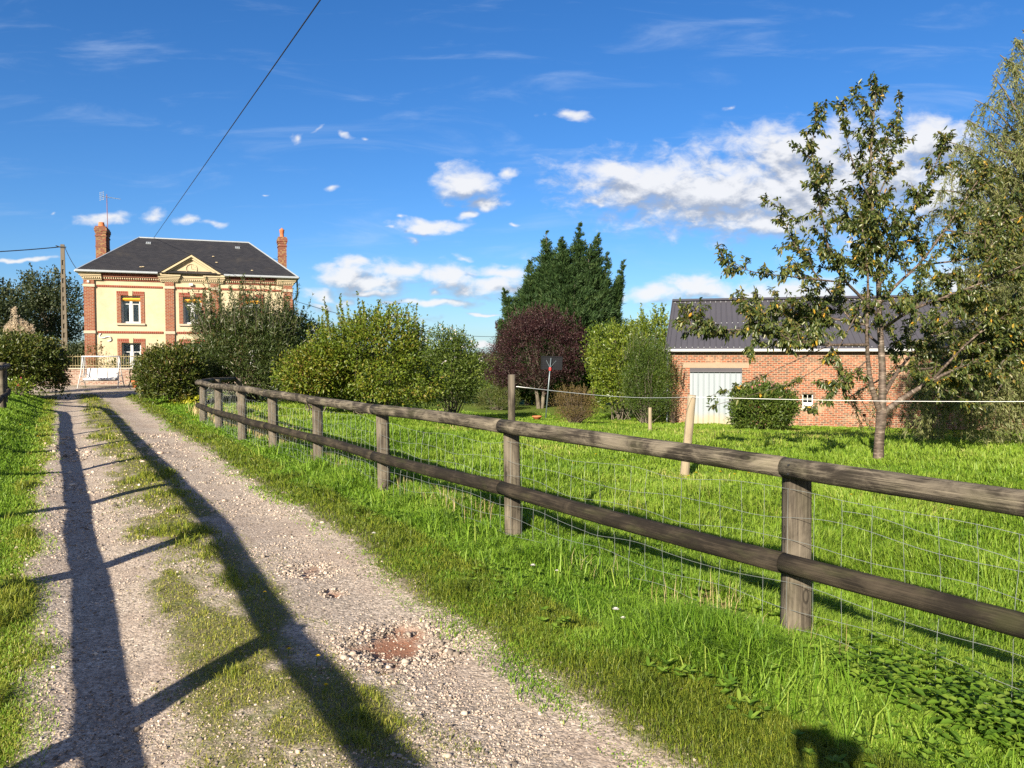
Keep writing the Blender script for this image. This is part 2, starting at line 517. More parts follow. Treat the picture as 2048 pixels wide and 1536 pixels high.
MAT = {}
M_ = MAT
M_['rail_wood'] = woodmat('weathered rail wood', (0.012, 0.010, 0.008), (0.040, 0.033, 0.026), (0.26, 0.225, 0.17), 0.555, 0.15)
M_['rail_wood_dark'] = woodmat('dark rail wood', (0.008, 0.0065, 0.005), (0.024, 0.019, 0.014), (0.075, 0.060, 0.042), 0.60, 0.2)
M_['post_wood'] = woodmat('grey post wood', (0.026, 0.021, 0.017), (0.078, 0.065, 0.050), (0.20, 0.172, 0.132), 0.52, 0.1)
M_['stake_wood'] = woodmat('pale peeled stake', (0.10, 0.075, 0.046), (0.22, 0.175, 0.115), (0.33, 0.275, 0.195), 0.4)
M_['bark'] = woodmat('bark', (0.03, 0.025, 0.02), (0.10, 0.085, 0.065), (0.22, 0.19, 0.15), 0.5, 0.2)
def cherry_bark():
    m, nt, b = mat_new('cherry bark', 0.65, 0.35)
    g = attr(nt, 'gr').outputs['Vector']
    band = noise(nt, vscale(nt, g, (26, 5, 5)), 1.0, 4, 0.6, 0.3)
    blot = noise(nt, vscale(nt, g, (5, 9, 9)), 1.0, 4, 0.6)
    c = ramp(nt, band, [(0.36, (0.04, 0.029, 0.022)), (0.52, (0.10, 0.073, 0.057)), (0.62, (0.17, 0.132, 0.105)), (0.72, (0.34, 0.29, 0.245))])
    c = mixc(nt, mapr(nt, blot, 0.5, 0.68, 0, 0.7), c, (0.05, 0.042, 0.028))
    nt.links.new(c, b.inputs['Base Color'])
    bump(nt, b, band, 0.6, 0.006)
    return m
M_['cherry_bark'] = cherry_bark()
M_['twig'] = plain('twigs', (0.10, 0.075, 0.055), 0.9)
M_['wire'] = plain('galvanised wire', (0.21, 0.235, 0.23), 0.5, 0.5, 0.3)
M_['rope'] = plain('white rope', (0.80, 0.82, 0.82), 0.7)
M_['cable'] = plain('black cable', (0.018, 0.018, 0.022), 0.6)
M_['zinc'] = plain('zinc', (0.36, 0.39, 0.42), 0.5, 0.4, 0.35)
M_['white'] = plain('white paint', (0.52, 0.53, 0.54), 0.5, 0.4, var=0.06)
M_['cushion'] = plain('white cushion', (0.55, 0.54, 0.54), 0.9, 0.1, var=0.05)
M_['terracotta'] = plain('terracotta', (0.48, 0.15, 0.065), 0.85)
M_['stone'] = plain('cream stone', (0.44, 0.36, 0.235), 0.9, var=0.16, scale=3)
M_['stone_grey'] = plain('grey sill stone', (0.40, 0.35, 0.27), 0.9)
M_['concrete'] = plain('concrete', (0.135, 0.115, 0.09), 0.95, var=0.35, scale=2.5)
M_['dark_metal'] = plain('dark metal', (0.03, 0.032, 0.036), 0.5, 0.4, 0.3)
M_['black_plastic'] = plain('black plastic', (0.012, 0.013, 0.016), 0.85, 0.12)
M_['grey_pole'] = plain('grey painted steel', (0.16, 0.20, 0.22), 0.4, 0.5, 0.5)
M_['red'] = plain('red plastic', (0.62, 0.04, 0.04), 0.5)
M_['orange'] = plain('orange blind', (0.75, 0.36, 0.04), 0.8)
M_['lace'] = plain('lace curtain', (0.70, 0.72, 0.72), 0.9, var=0.12, scale=40)
M_['railing'] = plain('cream railing', (0.26, 0.215, 0.115), 0.6)
M_['brick_house'] = brickmat('house brick', (0.31, 0.088, 0.044), (0.245, 0.066, 0.036), (0.36, 0.29, 0.21), 0.22, 0.078, 0.010, third=(0.22, 0.055, 0.036))
M_['brick_trim'] = brickmat('dark brick trim', (0.27, 0.065, 0.042), (0.22, 0.05, 0.036), (0.36, 0.24, 0.17), 0.11, 0.16, 0.008)
M_['brick_chimney'] = brickmat('chimney brick', (0.28, 0.085, 0.055), (0.20, 0.065, 0.045), (0.20, 0.15, 0.11), 0.22, 0.078, 0.010, third=(0.33, 0.20, 0.09), wear=(0.13, 0.10, 0.07))
M_['brick_barn'] = brickmat('barn brick', (0.33, 0.110, 0.058), (0.245, 0.085, 0.050), (0.37, 0.29, 0.21), 0.22, 0.078, 0.013, third=(0.13, 0.07, 0.05), wear=(0.40, 0.27, 0.18))
M_['brick_pale'] = brickmat('pale garden wall brick', (0.32, 0.18, 0.13), (0.26, 0.13, 0.10), (0.44, 0.37, 0.31), 0.22, 0.078, 0.016, third=(0.4, 0.30, 0.24), wear=(0.4, 0.35, 0.30))

def render_wall():
    m, nt, b = mat_new('cream render', 0.92, 0.15)
    v = objco(nt)
    n1 = noise(nt, v, 0.8, 6, 0.65); n2 = noise(nt, v, 5, 5, 0.7)
    c = ramp(nt, n1, [(0.30, (0.40, 0.325, 0.215)), (0.52, (0.47, 0.40, 0.275)), (0.75, (0.51, 0.445, 0.325))])
    c = mixc(nt, mapr(nt, n2, 0.45, 0.75, 0, 0.35), c, (0.38, 0.305, 0.19))
    nt.links.new(c, b.inputs['Base Color'])
    bump(nt, b, noise(nt, v, 90, 3), 0.25, 0.01)
    return m
M_['render'] = render_wall()

def slate():
    m, nt, b = mat_new('slate roof', 0.62, 0.35)
    v = objco(nt)
    sp = nt.nodes.new('ShaderNodeSeparateXYZ'); nt.links.new(v, sp.inputs[0])
    cb = nt.nodes.new('ShaderNodeCombineXYZ')
    nt.links.new(math_(nt, 'ADD', sp.outputs[0], math_(nt, 'MULTIPLY', sp.outputs[1], 0.35)), cb.inputs[0])
    nt.links.new(sp.outputs[2], cb.inputs[1])
    br = nt.nodes.new('ShaderNodeTexBrick')
    br.inputs['Scale'].default_value = 1; br.inputs['Brick Width'].default_value = 0.24; br.inputs['Row Height'].default_value = 0.062
    br.inputs['Mortar Size'].default_value = 0.005
    nt.links.new(cb.outputs[0], br.inputs['Vector'])
    br.inputs['Color1'].default_value = (0.021, 0.021, 0.024, 1); br.inputs['Color2'].default_value = (0.033, 0.032, 0.035, 1); br.inputs['Mortar'].default_value = (0.008, 0.008, 0.009, 1)
    n = noise(nt, v, 0.9, 6, 0.7)
    c = mixc(nt, mapr(nt, n, 0.5, 0.8, 0, 0.6), br.outputs[0], (0.06, 0.052, 0.042))
    nt.links.new(c, b.inputs['Base Color'])
    bump(nt, b, br.outputs['Fac'], 0.5, -0.01)
    return m
M_['slate'] = slate()

def metal_roof():
    m, nt, b = mat_new('anthracite roof sheet', 0.55, 0.4)
    v = objco(nt)
    n = noise(nt, v, 0.6, 5, 0.6)
    nt.links.new(mixc(nt, n, (0.058, 0.056, 0.066), (0.082, 0.078, 0.088)), b.inputs['Base Color'])
    return m
M_['metal_roof'] = metal_roof()

def zinc_door():
    m, nt, b = mat_new('galvanised door', 0.5, 0.4, 0.15)
    v = objco(nt)
    sp = nt.nodes.new('ShaderNodeSeparateXYZ'); nt.links.new(v, sp.inputs[0])
    n = noise(nt, vscale(nt, v, (4, 4, 0.6)), 1.0, 5, 0.6)
    c = mixc(nt, n, (0.19, 0.225, 0.255), (0.265, 0.30, 0.33))
    low = math_(nt, 'ADD', sp.outputs[2], math_(nt, 'MULTIPLY', noise(nt, v, 2.5, 4), 0.5))
    c = mixc(nt, mapr(nt, low, -0.55, -0.95, 0, 0.85), c, (0.32, 0.28, 0.18))
    nt.links.new(c, b.inputs['Base Color'])
    return m
M_['zinc_door'] = zinc_door()

def glass_pane():
    m = bpy.data.materials.new('window glass'); m.use_nodes = True
    nt = m.node_tree; nt.nodes.clear()
    o = nt.nodes.new('ShaderNodeOutputMaterial'); mx = nt.nodes.new('ShaderNodeMixShader')
    t = nt.nodes.new('ShaderNodeBsdfTransparent'); t.inputs[0].default_value = (0.82, 0.86, 0.86, 1)
    gl = nt.nodes.new('ShaderNodeBsdfGlossy'); gl.inputs['Roughness'].default_value = 0.02
    fr = nt.nodes.new('ShaderNodeFresnel'); fr.inputs[0].default_value = 1.5
    nt.links.new(math_(nt, 'ADD', fr.outputs[0], 0.0), mx.inputs[0])
    nt.links.new(t.outputs[0], mx.inputs[1]); nt.links.new(gl.outputs[0], mx.inputs[2]); nt.links.new(mx.outputs[0], o.inputs[0])
    return m
M_['glass'] = glass_pane()

G = leafmat
M_['grass_lush'] = G('lush grass', [(0.0, (0.07, 0.165, 0.012)), (0.35, (0.160, 0.290, 0.024)), (0.8, (0.28, 0.41, 0.052)), (1.0, (0.44, 0.45, 0.12))], 0.45, 0.5, 0.3, (1.15, 1.15, 0.7))
M_['grass_field'] = G('field grass', [(0.0, (0.08, 0.17, 0.013)), (0.35, (0.175, 0.295, 0.024)), (0.8, (0.29, 0.395, 0.055)), (1.0, (0.48, 0.44, 0.15))], 0.45, 0.5, 0.3, (1.15, 1.15, 0.7))
M_['grass_strip'] = G('drive grass', [(0.0, (0.10, 0.15, 0.014)), (0.45, (0.24, 0.275, 0.032)), (0.8, (0.38, 0.36, 0.08)), (1.0, (0.56, 0.47, 0.23))], 0.35, 0.5, 0.3)
M_['straw'] = G('dry straw', [(0.0, (0.34, 0.25, 0.11)), (1.0, (0.58, 0.47, 0.26))], 0.3, 0.7, 0.2, (1.1, 1.0, 0.7))
M_['nettle'] = G('nettle leaves', [(0.0, (0.07, 0.145, 0.016)), (0.6, (0.14, 0.25, 0.025)), (1.0, (0.24, 0.34, 0.05))], 0.42)
M_['rhodo'] = G('rhododendron leaves', [(0.0, (0.026, 0.046, 0.009)), (0.55, (0.060, 0.082, 0.013)), (0.85, (0.11, 0.115, 0.02)), (1.0, (0.16, 0.11, 0.035))], 0.22, 0.42, 0.35)
M_['willowleaf'] = G('olive narrow leaves', [(0.0, (0.026, 0.050, 0.014)), (0.6, (0.060, 0.086, 0.022)), (0.9, (0.10, 0.105, 0.035)), (1.0, (0.16, 0.12, 0.05))], 0.3, 0.38, 0.5)
M_['evergreen'] = G('evergreen leaves', [(0.0, (0.014, 0.034, 0.010)), (0.6, (0.032, 0.062, 0.014)), (1.0, (0.06, 0.095, 0.022))], 0.25, 0.35, 0.5)
M_['yellowgreen'] = G('yellow green leaves', [(0.0, (0.055, 0.090, 0.008)), (0.40, (0.088, 0.132, 0.012)), (0.66, (0.148, 0.18, 0.016)), (0.80, (0.18, 0.155, 0.022)), (1.0, (0.15, 0.085, 0.032))], 0.26, 0.45, 0.35)
M_['midgreen'] = G('mid green leaves', [(0.0, (0.032, 0.062, 0.010)), (0.6, (0.075, 0.115, 0.015)), (1.0, (0.15, 0.18, 0.03))], 0.25)
M_['laurel'] = G('laurel leaves', [(0.0, (0.06, 0.10, 0.012)), (0.5, (0.12, 0.175, 0.018)), (0.85, (0.21, 0.25, 0.03)), (1.0, (0.28, 0.27, 0.06))], 0.35, 0.35, 0.5)
M_['purple'] = G('purple leaves', [(0.0, (0.020, 0.009, 0.012)), (0.6, (0.042, 0.018, 0.021)), (0.9, (0.075, 0.034, 0.030)), (1.0, (0.11, 0.065, 0.04))], 0.25, 0.5, 0.3, (1.3, 0.7, 0.7))
M_['brownbush'] = G('brown dry leaves', [(0.0, (0.07, 0.055, 0.02)), (0.5, (0.13, 0.095, 0.035)), (0.85, (0.17, 0.12, 0.05)), (1.0, (0.12, 0.14, 0.03))], 0.25, 0.7, 0.2)
M_['boxbush'] = G('clipped bush leaves', [(0.0, (0.03, 0.055, 0.012)), (0.5, (0.065, 0.085, 0.018)), (0.85, (0.10, 0.095, 0.025)), (1.0, (0.13, 0.08, 0.035))], 0.2)
M_['conifer'] = G('cypress sprays', [(0.0, (0.014, 0.036, 0.012)), (0.6, (0.034, 0.068, 0.019)), (1.0, (0.070, 0.108, 0.030))], 0.15, 0.6, 0.25)
M_['cherry'] = G('cherry leaves', [(0.0, (0.034, 0.058, 0.016)), (0.5, (0.075, 0.102, 0.026)), (0.84, (0.14, 0.15, 0.036)), (0.97, (0.16, 0.13, 0.035)), (0.985, (0.42, 0.28, 0.03)), (1.0, (0.50, 0.26, 0.03))], 0.32, 0.36, 0.5)
M_['willow'] = G('willow leaves', [(0.0, (0.10, 0.13, 0.045)), (0.6, (0.23, 0.255, 0.10)), (0.9, (0.34, 0.34, 0.15)), (1.0, (0.40, 0.33, 0.12))], 0.5, 0.45, 0.4)
M_['farleaf'] = G('distant tree leaves', [(0.0, (0.026, 0.042, 0.018)), (0.6, (0.05, 0.068, 0.028)), (1.0, (0.09, 0.10, 0.045))], 0.3)
M_['hosta'] = G('hosta leaves', [(0.0, (0.26, 0.29, 0.02)), (0.6, (0.42, 0.43, 0.03)), (1.0, (0.55, 0.52, 0.10))], 0.3, 0.4, 0.4)
M_['plume'] = G('pampas plume', [(0.0, (0.46, 0.37, 0.26)), (1.0, (0.70, 0.60, 0.46))], 0.35, 0.9, 0.1, (1, 1, 1))
M_['petal_white'] = G('white petals', [(0.0, (0.62, 0.58, 0.54)), (1.0, (0.80, 0.78, 0.75))], 0.3, 0.7, 0.2, (1, 1, 1))
M_['petal_pink'] = G('pink petals', [(0.0, (0.55, 0.20, 0.22)), (1.0, (0.70, 0.38, 0.36))], 0.3, 0.7, 0.2, (1, 1, 1))
M_['petal_yellow'] = G('yellow petals', [(0.0, (0.72, 0.48, 0.01)), (1.0, (0.80, 0.58, 0.02))], 0.3, 0.7, 0.2, (1, 1, 1))
M_['petal_red'] = G('red petals', [(0.0, (0.5, 0.03, 0.05)), (1.0, (0.65, 0.06, 0.12))], 0.3, 0.7, 0.2, (1, 1, 1))

# ------------------------------------------------------------------ vegetation helpers
def unit(a):
    return a / np.maximum(np.linalg.norm(a, axis=-1, keepdims=True), 1e-9)

def leaves_mesh(name, pos, axis, nrm, ln, wd, rnd, mat, parent=None, fold=0.18, simple=False, tip=0.7):
    pos = np.asarray(pos, float); n = len(pos)
    A = unit(np.asarray(axis, float)); Sd = unit(np.cross(A, np.asarray(nrm, float))); Nn = np.cross(Sd, A)
    ln = np.broadcast_to(ln, n)[:, None]; wd = np.broadcast_to(wd, n)[:, None]
    idx = np.arange(n)
    if simple:
        V = np.stack([pos, pos + A * ln * 0.45 + Sd * wd * 0.5 + Nn * wd * fold, pos + A * ln, pos + A * ln * 0.45 - Sd * wd * 0.5 + Nn * wd * fold], 1)
        b = idx[:, None] * 4
        faces = [np.concatenate([b + [[0, 1, 2]], b + [[0, 2, 3]]])]
        k = 4
    else:
        c = -Nn * ln * 0.10
        V = np.stack([pos, pos + A * ln * 0.3 + Sd * wd * 0.46 + Nn * wd * fold, pos + A * ln * tip + Sd * wd * 0.40 + Nn * wd * fold + c * 0.5,
                      pos + A * ln + c, pos + A * ln * tip - Sd * wd * 0.40 + Nn * wd * fold + c * 0.5, pos + A * ln * 0.3 - Sd * wd * 0.46 + Nn * wd * fold], 1)
        b = idx[:, None] * 6
        faces = [np.concatenate([b + [[0, 1, 2, 3]], b + [[0, 3, 4, 5]]])]
        k = 6
    return np_mesh(name, V.reshape(-1, 3), faces, mat, parent, {'rnd': ('FLOAT', np.repeat(rnd, k))})

def rdirs(n):
    return unit(rng.normal(size=(n, 3)))

class Foliage:
    def __init__(s): s.p = []; s.a = []; s.n = []; s.l = []; s.w = []; s.r = []
    def add(s, p, a, n, l, w, r):
        s.p.append(p); s.a.append(a); s.n.append(n)
        s.l.append(np.broadcast_to(l, len(p))); s.w.append(np.broadcast_to(w, len(p))); s.r.append(np.broadcast_to(r, len(p)))
    def build(s, name, mat, parent, **k):
        return leaves_mesh(name, np.concatenate(s.p), np.concatenate(s.a), np.concatenate(s.n), np.concatenate(s.l),
                           np.concatenate(s.w), np.clip(np.concatenate(s.r), 0, 1), mat, parent, **k)

def curve_pts(p0, p1, bow, k=5):
    p0 = np.asarray(p0, float); p1 = np.asarray(p1, float)
    return [tuple(p0 * (1 - t) + p1 * t + np.asarray(bow) * (4 * t * (1 - t)) * 0.5) for t in np.linspace(0, 1, k)]

def shrub(name, label, cat, mat, c, rx, ry, h, n, L, W, clump=26, sig=0.16, shoots=0, shoot_h=0.8, stems=26, lump=1.0, lowcut=0.0,
          flat=0.55, group=None, part='foliage', upb=0.3, inner=0.55, droop=0.0, stemr=0.016, trunk=None, tone=0.0, flowers=None, simple=True, bark='bark', shape=1.0, skirt=True):
    """a bush: clumps of leaves over a lumpy volume, stems inside; c = base point (x, y, z)"""
    t = thing(name, label, cat, c, 0, group)
    rad = np.array([rx, ry, h * (1 - flat) if False else h * 0.5])
    cen = np.array([0, 0, h * 0.5 + lowcut * 0.5])
    rad[2] = (h - lowcut) * 0.5
    K = 16
    bd = rdirs(K); ba = rng.uniform(-0.20, 0.26, K) * lump
    nc = max(10, n // clump)
    d = rdirs(nc)
    d[:, 2] = np.where(d[:, 2] < -0.75, d[:, 2] * 0.5, d[:, 2]); d = unit(d)
    lf = 0.90 + (ba[None] * np.exp(7 * (d @ bd.T - 1))).sum(1)
    rr = 1 - inner * rng.random(nc) ** 1.5
    sq = 1 + 0.12 * (shape)          # a little boxier than an ellipsoid low down
    pc = cen + d * rad * (lf * rr)[:, None]
    low = d[:, 2] < 0
    dxy = d[:, :2] / np.maximum(np.linalg.norm(d[:, :2], axis=1, keepdims=True), 1e-6)
    if skirt:
        pc[low, :2] = (dxy * rad[:2] * (lf * rr * (1 - 0.22 * np.abs(d[:, 2])))[:, None])[low]
    else:
        pc[low, :2] *= sq
    m = clump
    pos = np.repeat(pc, m, 0) + rng.normal(size=(nc * m, 3)) * sig * np.array([1, 1, 0.8])
    dd = np.repeat(d, m, 0)
    ax = dd * 0.65 + rng.normal(size=dd.shape) * 0.6 + np.array([0, 0, upb - droop])
    nm = rng.normal(size=dd.shape) * 0.7 + dd * 0.5 + np.array([0, 0, 0.7])
    r = np.repeat(rng.random(nc), m) * 0.45 + rng.random(nc * m) * 0.55 + tone
    g = zb(pos[:, 0] + c[0], pos[:, 1] + c[1]) - c[2]
    keep = pos[:, 2] > g + 0.03
    F = Foliage()
    k = int(keep.sum())
    F.add(pos[keep], ax[keep], nm[keep], L * rng.uniform(0.65, 1.25, k), W * rng.uniform(0.7, 1.2, k), r[keep])
    mb = MB()
    for i in range(shoots):
        a = rng.uniform(0, 2 * math.pi); rr_ = math.sqrt(rng.random()) * 0.85
        zt = cen[2] + rad[2] * math.sqrt(max(0.05, 1 - rr_ ** 2)) * 0.9
        p0 = np.array([rx * rr_ * math.cos(a), ry * rr_ * math.sin(a), zt - 0.15])
        hh = shoot_h * rng.uniform(0.5, 1.25)
        p1 = p0 + np.array([rng.normal() * 0.14 + 0.12 * math.cos(a), rng.normal() * 0.14 + 0.12 * math.sin(a), 1]) * hh
        pts = curve_pts(p0, p1, rng.normal(size=3) * 0.05 * hh)
        mb.tube(pts, [0.008, 0.007, 0.006, 0.004, 0.003], 4, False)
        kk = int(hh / L * 7)
        tt = rng.random(kk)
        pp = p0 * (1 - tt[:, None]) + p1 * tt[:, None]
        aa = rng.normal(size=(kk, 3)) * 0.75 + np.array([0, 0, 0.75])
        F.add(pp, aa, rng.normal(size=(kk, 3)) + np.array([0, 0, 0.4]), L * rng.uniform(0.7, 1.2, kk) * (1.15 - 0.5 * tt), W * rng.uniform(0.8, 1.2, kk), rng.random(kk) * 0.6 + 0.25 + tone)
    F.build(part, MAT[mat], t, simple=simple)
    tr = []
    if trunk:
        for j in range(trunk[0]):
            a = 2 * math.pi * j / trunk[0] + 0.7
            top = np.array([trunk[1] * 2.2 * math.cos(a), trunk[1] * 2.2 * math.sin(a), trunk[2]])
            b0 = np.array([trunk[1] * 0.7 * math.cos(a), trunk[1] * 0.7 * math.sin(a), -0.15])
            mb.tube(curve_pts(b0, top, (0.05, 0.02, 0), 6), [trunk[1] * q for q in (1.25, 1.0, 0.92, 0.85, 0.8, 0.72)], 9, True, 0.06)
            tr.append(top)
    for i in range(stems):
        j = rng.integers(nc)
        b0 = np.array([rng.normal() * rx * 0.10, rng.normal() * ry * 0.10, -0.05]) if not tr else tr[i % len(tr)]
        e = pc[j]
        pts = curve_pts(b0, e, (rng.normal() * 0.1, rng.normal() * 0.1, 0.12), 5)
        mb.tube(pts, [stemr * q for q in (1.5, 1.1, 0.85, 0.55, 0.3)], 5, False)
    if mb.v:
        mb.build('trunk' if trunk else 'stem', MAT[bark], t, smooth=True)
    if flowers:
        fm, fn, fs = flowers[:3]
        zmin = flowers[3] if len(flowers) > 3 else -1
        F2 = Foliage()
        dj = rdirs(fn * 4); dj = dj[(dj[:, 2] > zmin) & (dj[:, 1] < 0.4)][:fn]
        lf2 = 0.95 + (ba[None] * np.exp(7 * (dj @ bd.T - 1))).sum(1)
        q = cen + dj * rad * lf2[:, None] * 1.03
        kp = 6
        qq = np.repeat(q, kp, 0) + rng.normal(size=(len(q) * kp, 3)) * fs * 0.3
        F2.add(qq, rng.normal(size=qq.shape) + np.repeat(dj, kp, 0), rng.normal(size=qq.shape), fs, fs * 0.8, rng.random(len(qq)))
        F2.build('flower_head', MAT[fm], t, simple=True)
    return t

# ---- branching trees
def interp_poly(pts, k):
    pts = np.asarray(pts, float)
    seg = np.r_[0, np.cumsum(np.linalg.norm(np.diff(pts, axis=0), axis=1))]
    t = np.linspace(0, seg[-1], k)
    out = np.stack([np.interp(t, seg, pts[:, i]) for i in range(3)], 1)
    for _ in range(2):                       # light smoothing
        out[1:-1] = out[1:-1] * 0.5 + (out[:-2] + out[2:]) * 0.25
    return out, seg[-1]

def side_branch(p0, d0, length, k=6, wob=0.12, up=0.0):
    pts = [np.asarray(p0, float)]
    d = unit(np.asarray(d0, float))
    for i in range(k - 1):
        d = unit(d + rng.normal(size=3) * wob + np.array([0, 0, up]))
        pts.append(pts[-1] + d * length / (k - 1))
    return np.array(pts)

def perp_dir(t, az):
    a = np.cross(t, [0, 0, 1.0])
    if np.linalg.norm(a) < 1e-3: a = np.array([1.0, 0, 0])
    a = unit(a); b = unit(np.cross(a, t))
    return a * math.cos(az) + b * math.sin(az)

def leaf_along(F, pts, n, L, W, droop, t0=0.15, rnd0=0.0, spread=0.9, cluster=1, jit=0.01):
    pts = np.asarray(pts)
    if n < 1: return
    tt = np.repeat(rng.uniform(t0, 1.0, max(1, n // cluster)), cluster)
    n = len(tt)
    x = tt * (len(pts) - 1); i = np.minimum(x.astype(int), len(pts) - 2); f = (x - i)[:, None]
    p = pts[i] * (1 - f) + pts[i + 1] * f + rng.normal(size=(n, 3)) * jit
    tg = unit(pts[i + 1] - pts[i])
    ax = tg * 0.55 + rng.normal(size=(n, 3)) * spread * 0.6 + np.array([0, 0, -droop])
    nm = rng.normal(size=(n, 3)) * 0.5 + np.array([0, 0, 1.0])
    F.add(p, ax, nm, L * rng.uniform(0.7, 1.2, n), W * rng.uniform(0.75, 1.15, n), rng.random(n) + rnd0)

# ------------------------------------------------------------------ ground
def ground_mat():
    m, nt, b = mat_new('meadow soil and turf', 0.95, 0.1)
    v = objco(nt)
    n1 = noise(nt, v, 0.35, 5, 0.6); n2 = noise(nt, v, 3.0, 6, 0.7); n3 = noise(nt, v, 28, 4, 0.7)
    c = ramp(nt, n1, [(0.3, (0.075, 0.13, 0.018)), (0.55, (0.11, 0.165, 0.024)), (0.8, (0.17, 0.18, 0.045))])
    c = mixc(nt, mapr(nt, n2, 0.4, 0.7, 0, 0.5), c, (0.14, 0.17, 0.04))
    c = mixc(nt, mapr(nt, n3, 0.45, 0.7, 0, 0.55), c, (0.03, 0.045, 0.012))
    nt.links.new(c, b.inputs['Base Color'])
    bump(nt, b, n3, 0.8, 0.05)
    return m

def build_ground():
    rr = [0.0]
    r = 0.4
    while r < 5000:
        rr.append(r); r *= 1.035 if r < 70 else 1.12
    rr = np.array(rr); na = 480
    th = np.linspace(0, 2 * math.pi, na, endpoint=False)
    X = rr[:, None] * np.sin(th)[None]; Y = rr[:, None] * np.cos(th)[None]
    Z = zb(X, Y)
    q = qof(X, Y)
    dr = S(-1.25, -0.95, q) * S(1.55, 1.3, q) * S(36, 33, Y)
    Z = Z - 0.14 * dr
    Z = Z - S(90, 900, rr)[:, None] * 1.2
    V = np.stack([X, Y, Z], -1).reshape(-1, 3)
    i, j = np.meshgrid(np.arange(len(rr) - 1), np.arange(na), indexing='ij')
    a = i * na + j; b_ = i * na + (j + 1) % na
    Q = np.stack([a, b_, b_ + na, a + na], -1).reshape(-1, 4)
    o = np_mesh('ground', V, [Q[:, ::-1]], ground_mat(), None, None, True)
    tag(o, 'grassy ground running from the lane to the horizon', None, None, 'structure')
build_ground()

def rfbm(x, y, s, seed):
    x = np.asarray(x); y = np.asarray(y)
    return fbm((x * 0.863 + y * 0.505) * s * 1.2, (-x * 0.505 + y * 0.863) * s * 0.62, seed)

def strip_mask(x, y, q):
    """how grassy the drive surface is (0 gravel .. 1 turf)"""
    e = 0.30 * (fbm(np.asarray(x) * 1.3, np.asarray(y) * 1.3, 3) - 0.5)
    mid = S(0.72, 0.10, np.abs(q + e * 1.3 + 0.02)) * (0.42 + 0.58 * S(0.36, 0.62, rfbm(x, y, 3.0, 6) + 0.12 * S(6, 16, y)))
    right = S(1.0, 1.45, q + e * 1.3)
    left = S(-0.98, -1.28, q + e * 1.1)
    return np.clip(np.maximum(np.maximum(mid, right), left), 0, 1)

POTHOLES = [(797, 1290, 0.20, 0.25), (618, 1141, 0.14, 0.15), (666, 1188, 0.12, 0.07)]
POT = [(P(px, py, 1.65 * 1538 / (py - 710)), a, b) for px, py, a, b in POTHOLES]
def pothole(x, y):
    r = 0
    for p, a, b in POT:
        ux = (np.asarray(x) - p.x) * 0.5 ** 0.5; 
        d = np.hypot((np.asarray(x) - p.x) / b, (np.asarray(y) - p.y) / (b * 1.2))
        d = d + 1.9 * (fbm(np.asarray(x) * 7, np.asarray(y) * 7, 2) - 0.5)
        r = np.maximum(r, S(1.0, 0.45, d))
    return r

def drive_z(x, y):
    q = qof(x, y)
    z = zb(x, y) + 0.006
    z = z - 0.028 * (np.exp(-((q - 0.85) / 0.33) ** 2) + np.exp(-((q + 0.72) / 0.26) ** 2)) + 0.014 * np.exp(-(q / 0.25) ** 2)
    z = z + 0.024 * (fbm(x * 1.1, y * 1.1, 4) - 0.5) + 0.012 * (fbm(x * 5, y * 5, 5) - 0.5)
    z = z - 0.035 * pothole(x, y)
    return z

def gravel_mat():
    m, nt, b = mat_new('gravel drive', 0.92, 0.2)
    v = objco(nt)
    gm = attr(nt, 'grassy').outputs['Fac']; dm = attr(nt, 'dirt').outputs['Fac']
    v1 = nt.nodes.new('ShaderNodeTexVoronoi'); v1.inputs['Scale'].default_value = 95; nt.links.new(v, v1.inputs['Vector'])
    v2 = nt.nodes.new('ShaderNodeTexVoronoi'); v2.inputs['Scale'].default_value = 48; nt.links.new(v, v2.inputs['Vector'])
    sp = nt.nodes.new('ShaderNodeSeparateColor'); nt.links.new(v1.outputs['Color'], sp.inputs[0])
    sp2 = nt.nodes.new('ShaderNodeSeparateColor'); nt.links.new(v2.outputs['Color'], sp2.inputs[0])
    st = [(0.0, (0.10, 0.083, 0.068)), (0.28, (0.27, 0.225, 0.182)), (0.62, (0.44, 0.37, 0.30)), (0.85, (0.52, 0.43, 0.35)), (1.0, (0.72, 0.64, 0.55))]
    c = mixc(nt, 0.42, ramp(nt, sp.outputs[0], st), ramp(nt, sp2.outputs[1], st))
    big = noise(nt, v, 0.9, 5, 0.65)
    c = mixc(nt, mapr(nt, big, 0.42, 0.68, 0, 0.5), c, (0.27, 0.20, 0.16))
    fine = noise(nt, v, 2.6, 6, 0.7)
    c = mixc(nt, mapr(nt, fine, 0.5, 0.72, 0, 0.55), c, (0.17, 0.145, 0.12))
    moss = noise(nt, v, 4.5, 5, 0.7)
    soil = ramp(nt, moss, [(0.3, (0.10, 0.085, 0.05)), (0.5, (0.12, 0.115, 0.04)), (0.7, (0.10, 0.13, 0.03))])
    gm2 = mapr(nt, math_(nt, 'ADD', gm, math_(nt, 'MULTIPLY', math_(nt, 'SUBTRACT', moss, 0.5), 0.9)), 0.25, 0.75, 0, 0.85)
    c = mixc(nt, gm2, c, soil)
    c = mixc(nt, dm, c, mixc(nt, fine, (0.19, 0.085, 0.052), (0.29, 0.15, 0.095)))
    nt.links.new(c, b.inputs['Base Color'])
    hgt = math_(nt, 'ADD', math_(nt, 'MULTIPLY', v1.outputs['Distance'], -0.6), math_(nt, 'MULTIPLY', v2.outputs['Distance'], -0.9))
    bump(nt, b, math_(nt, 'ADD', hgt, math_(nt, 'MULTIPLY', noise(nt, v, 120, 3), 0.3)), 0.55, 0.008)
    return m
MAT['gravel'] = gravel_mat()

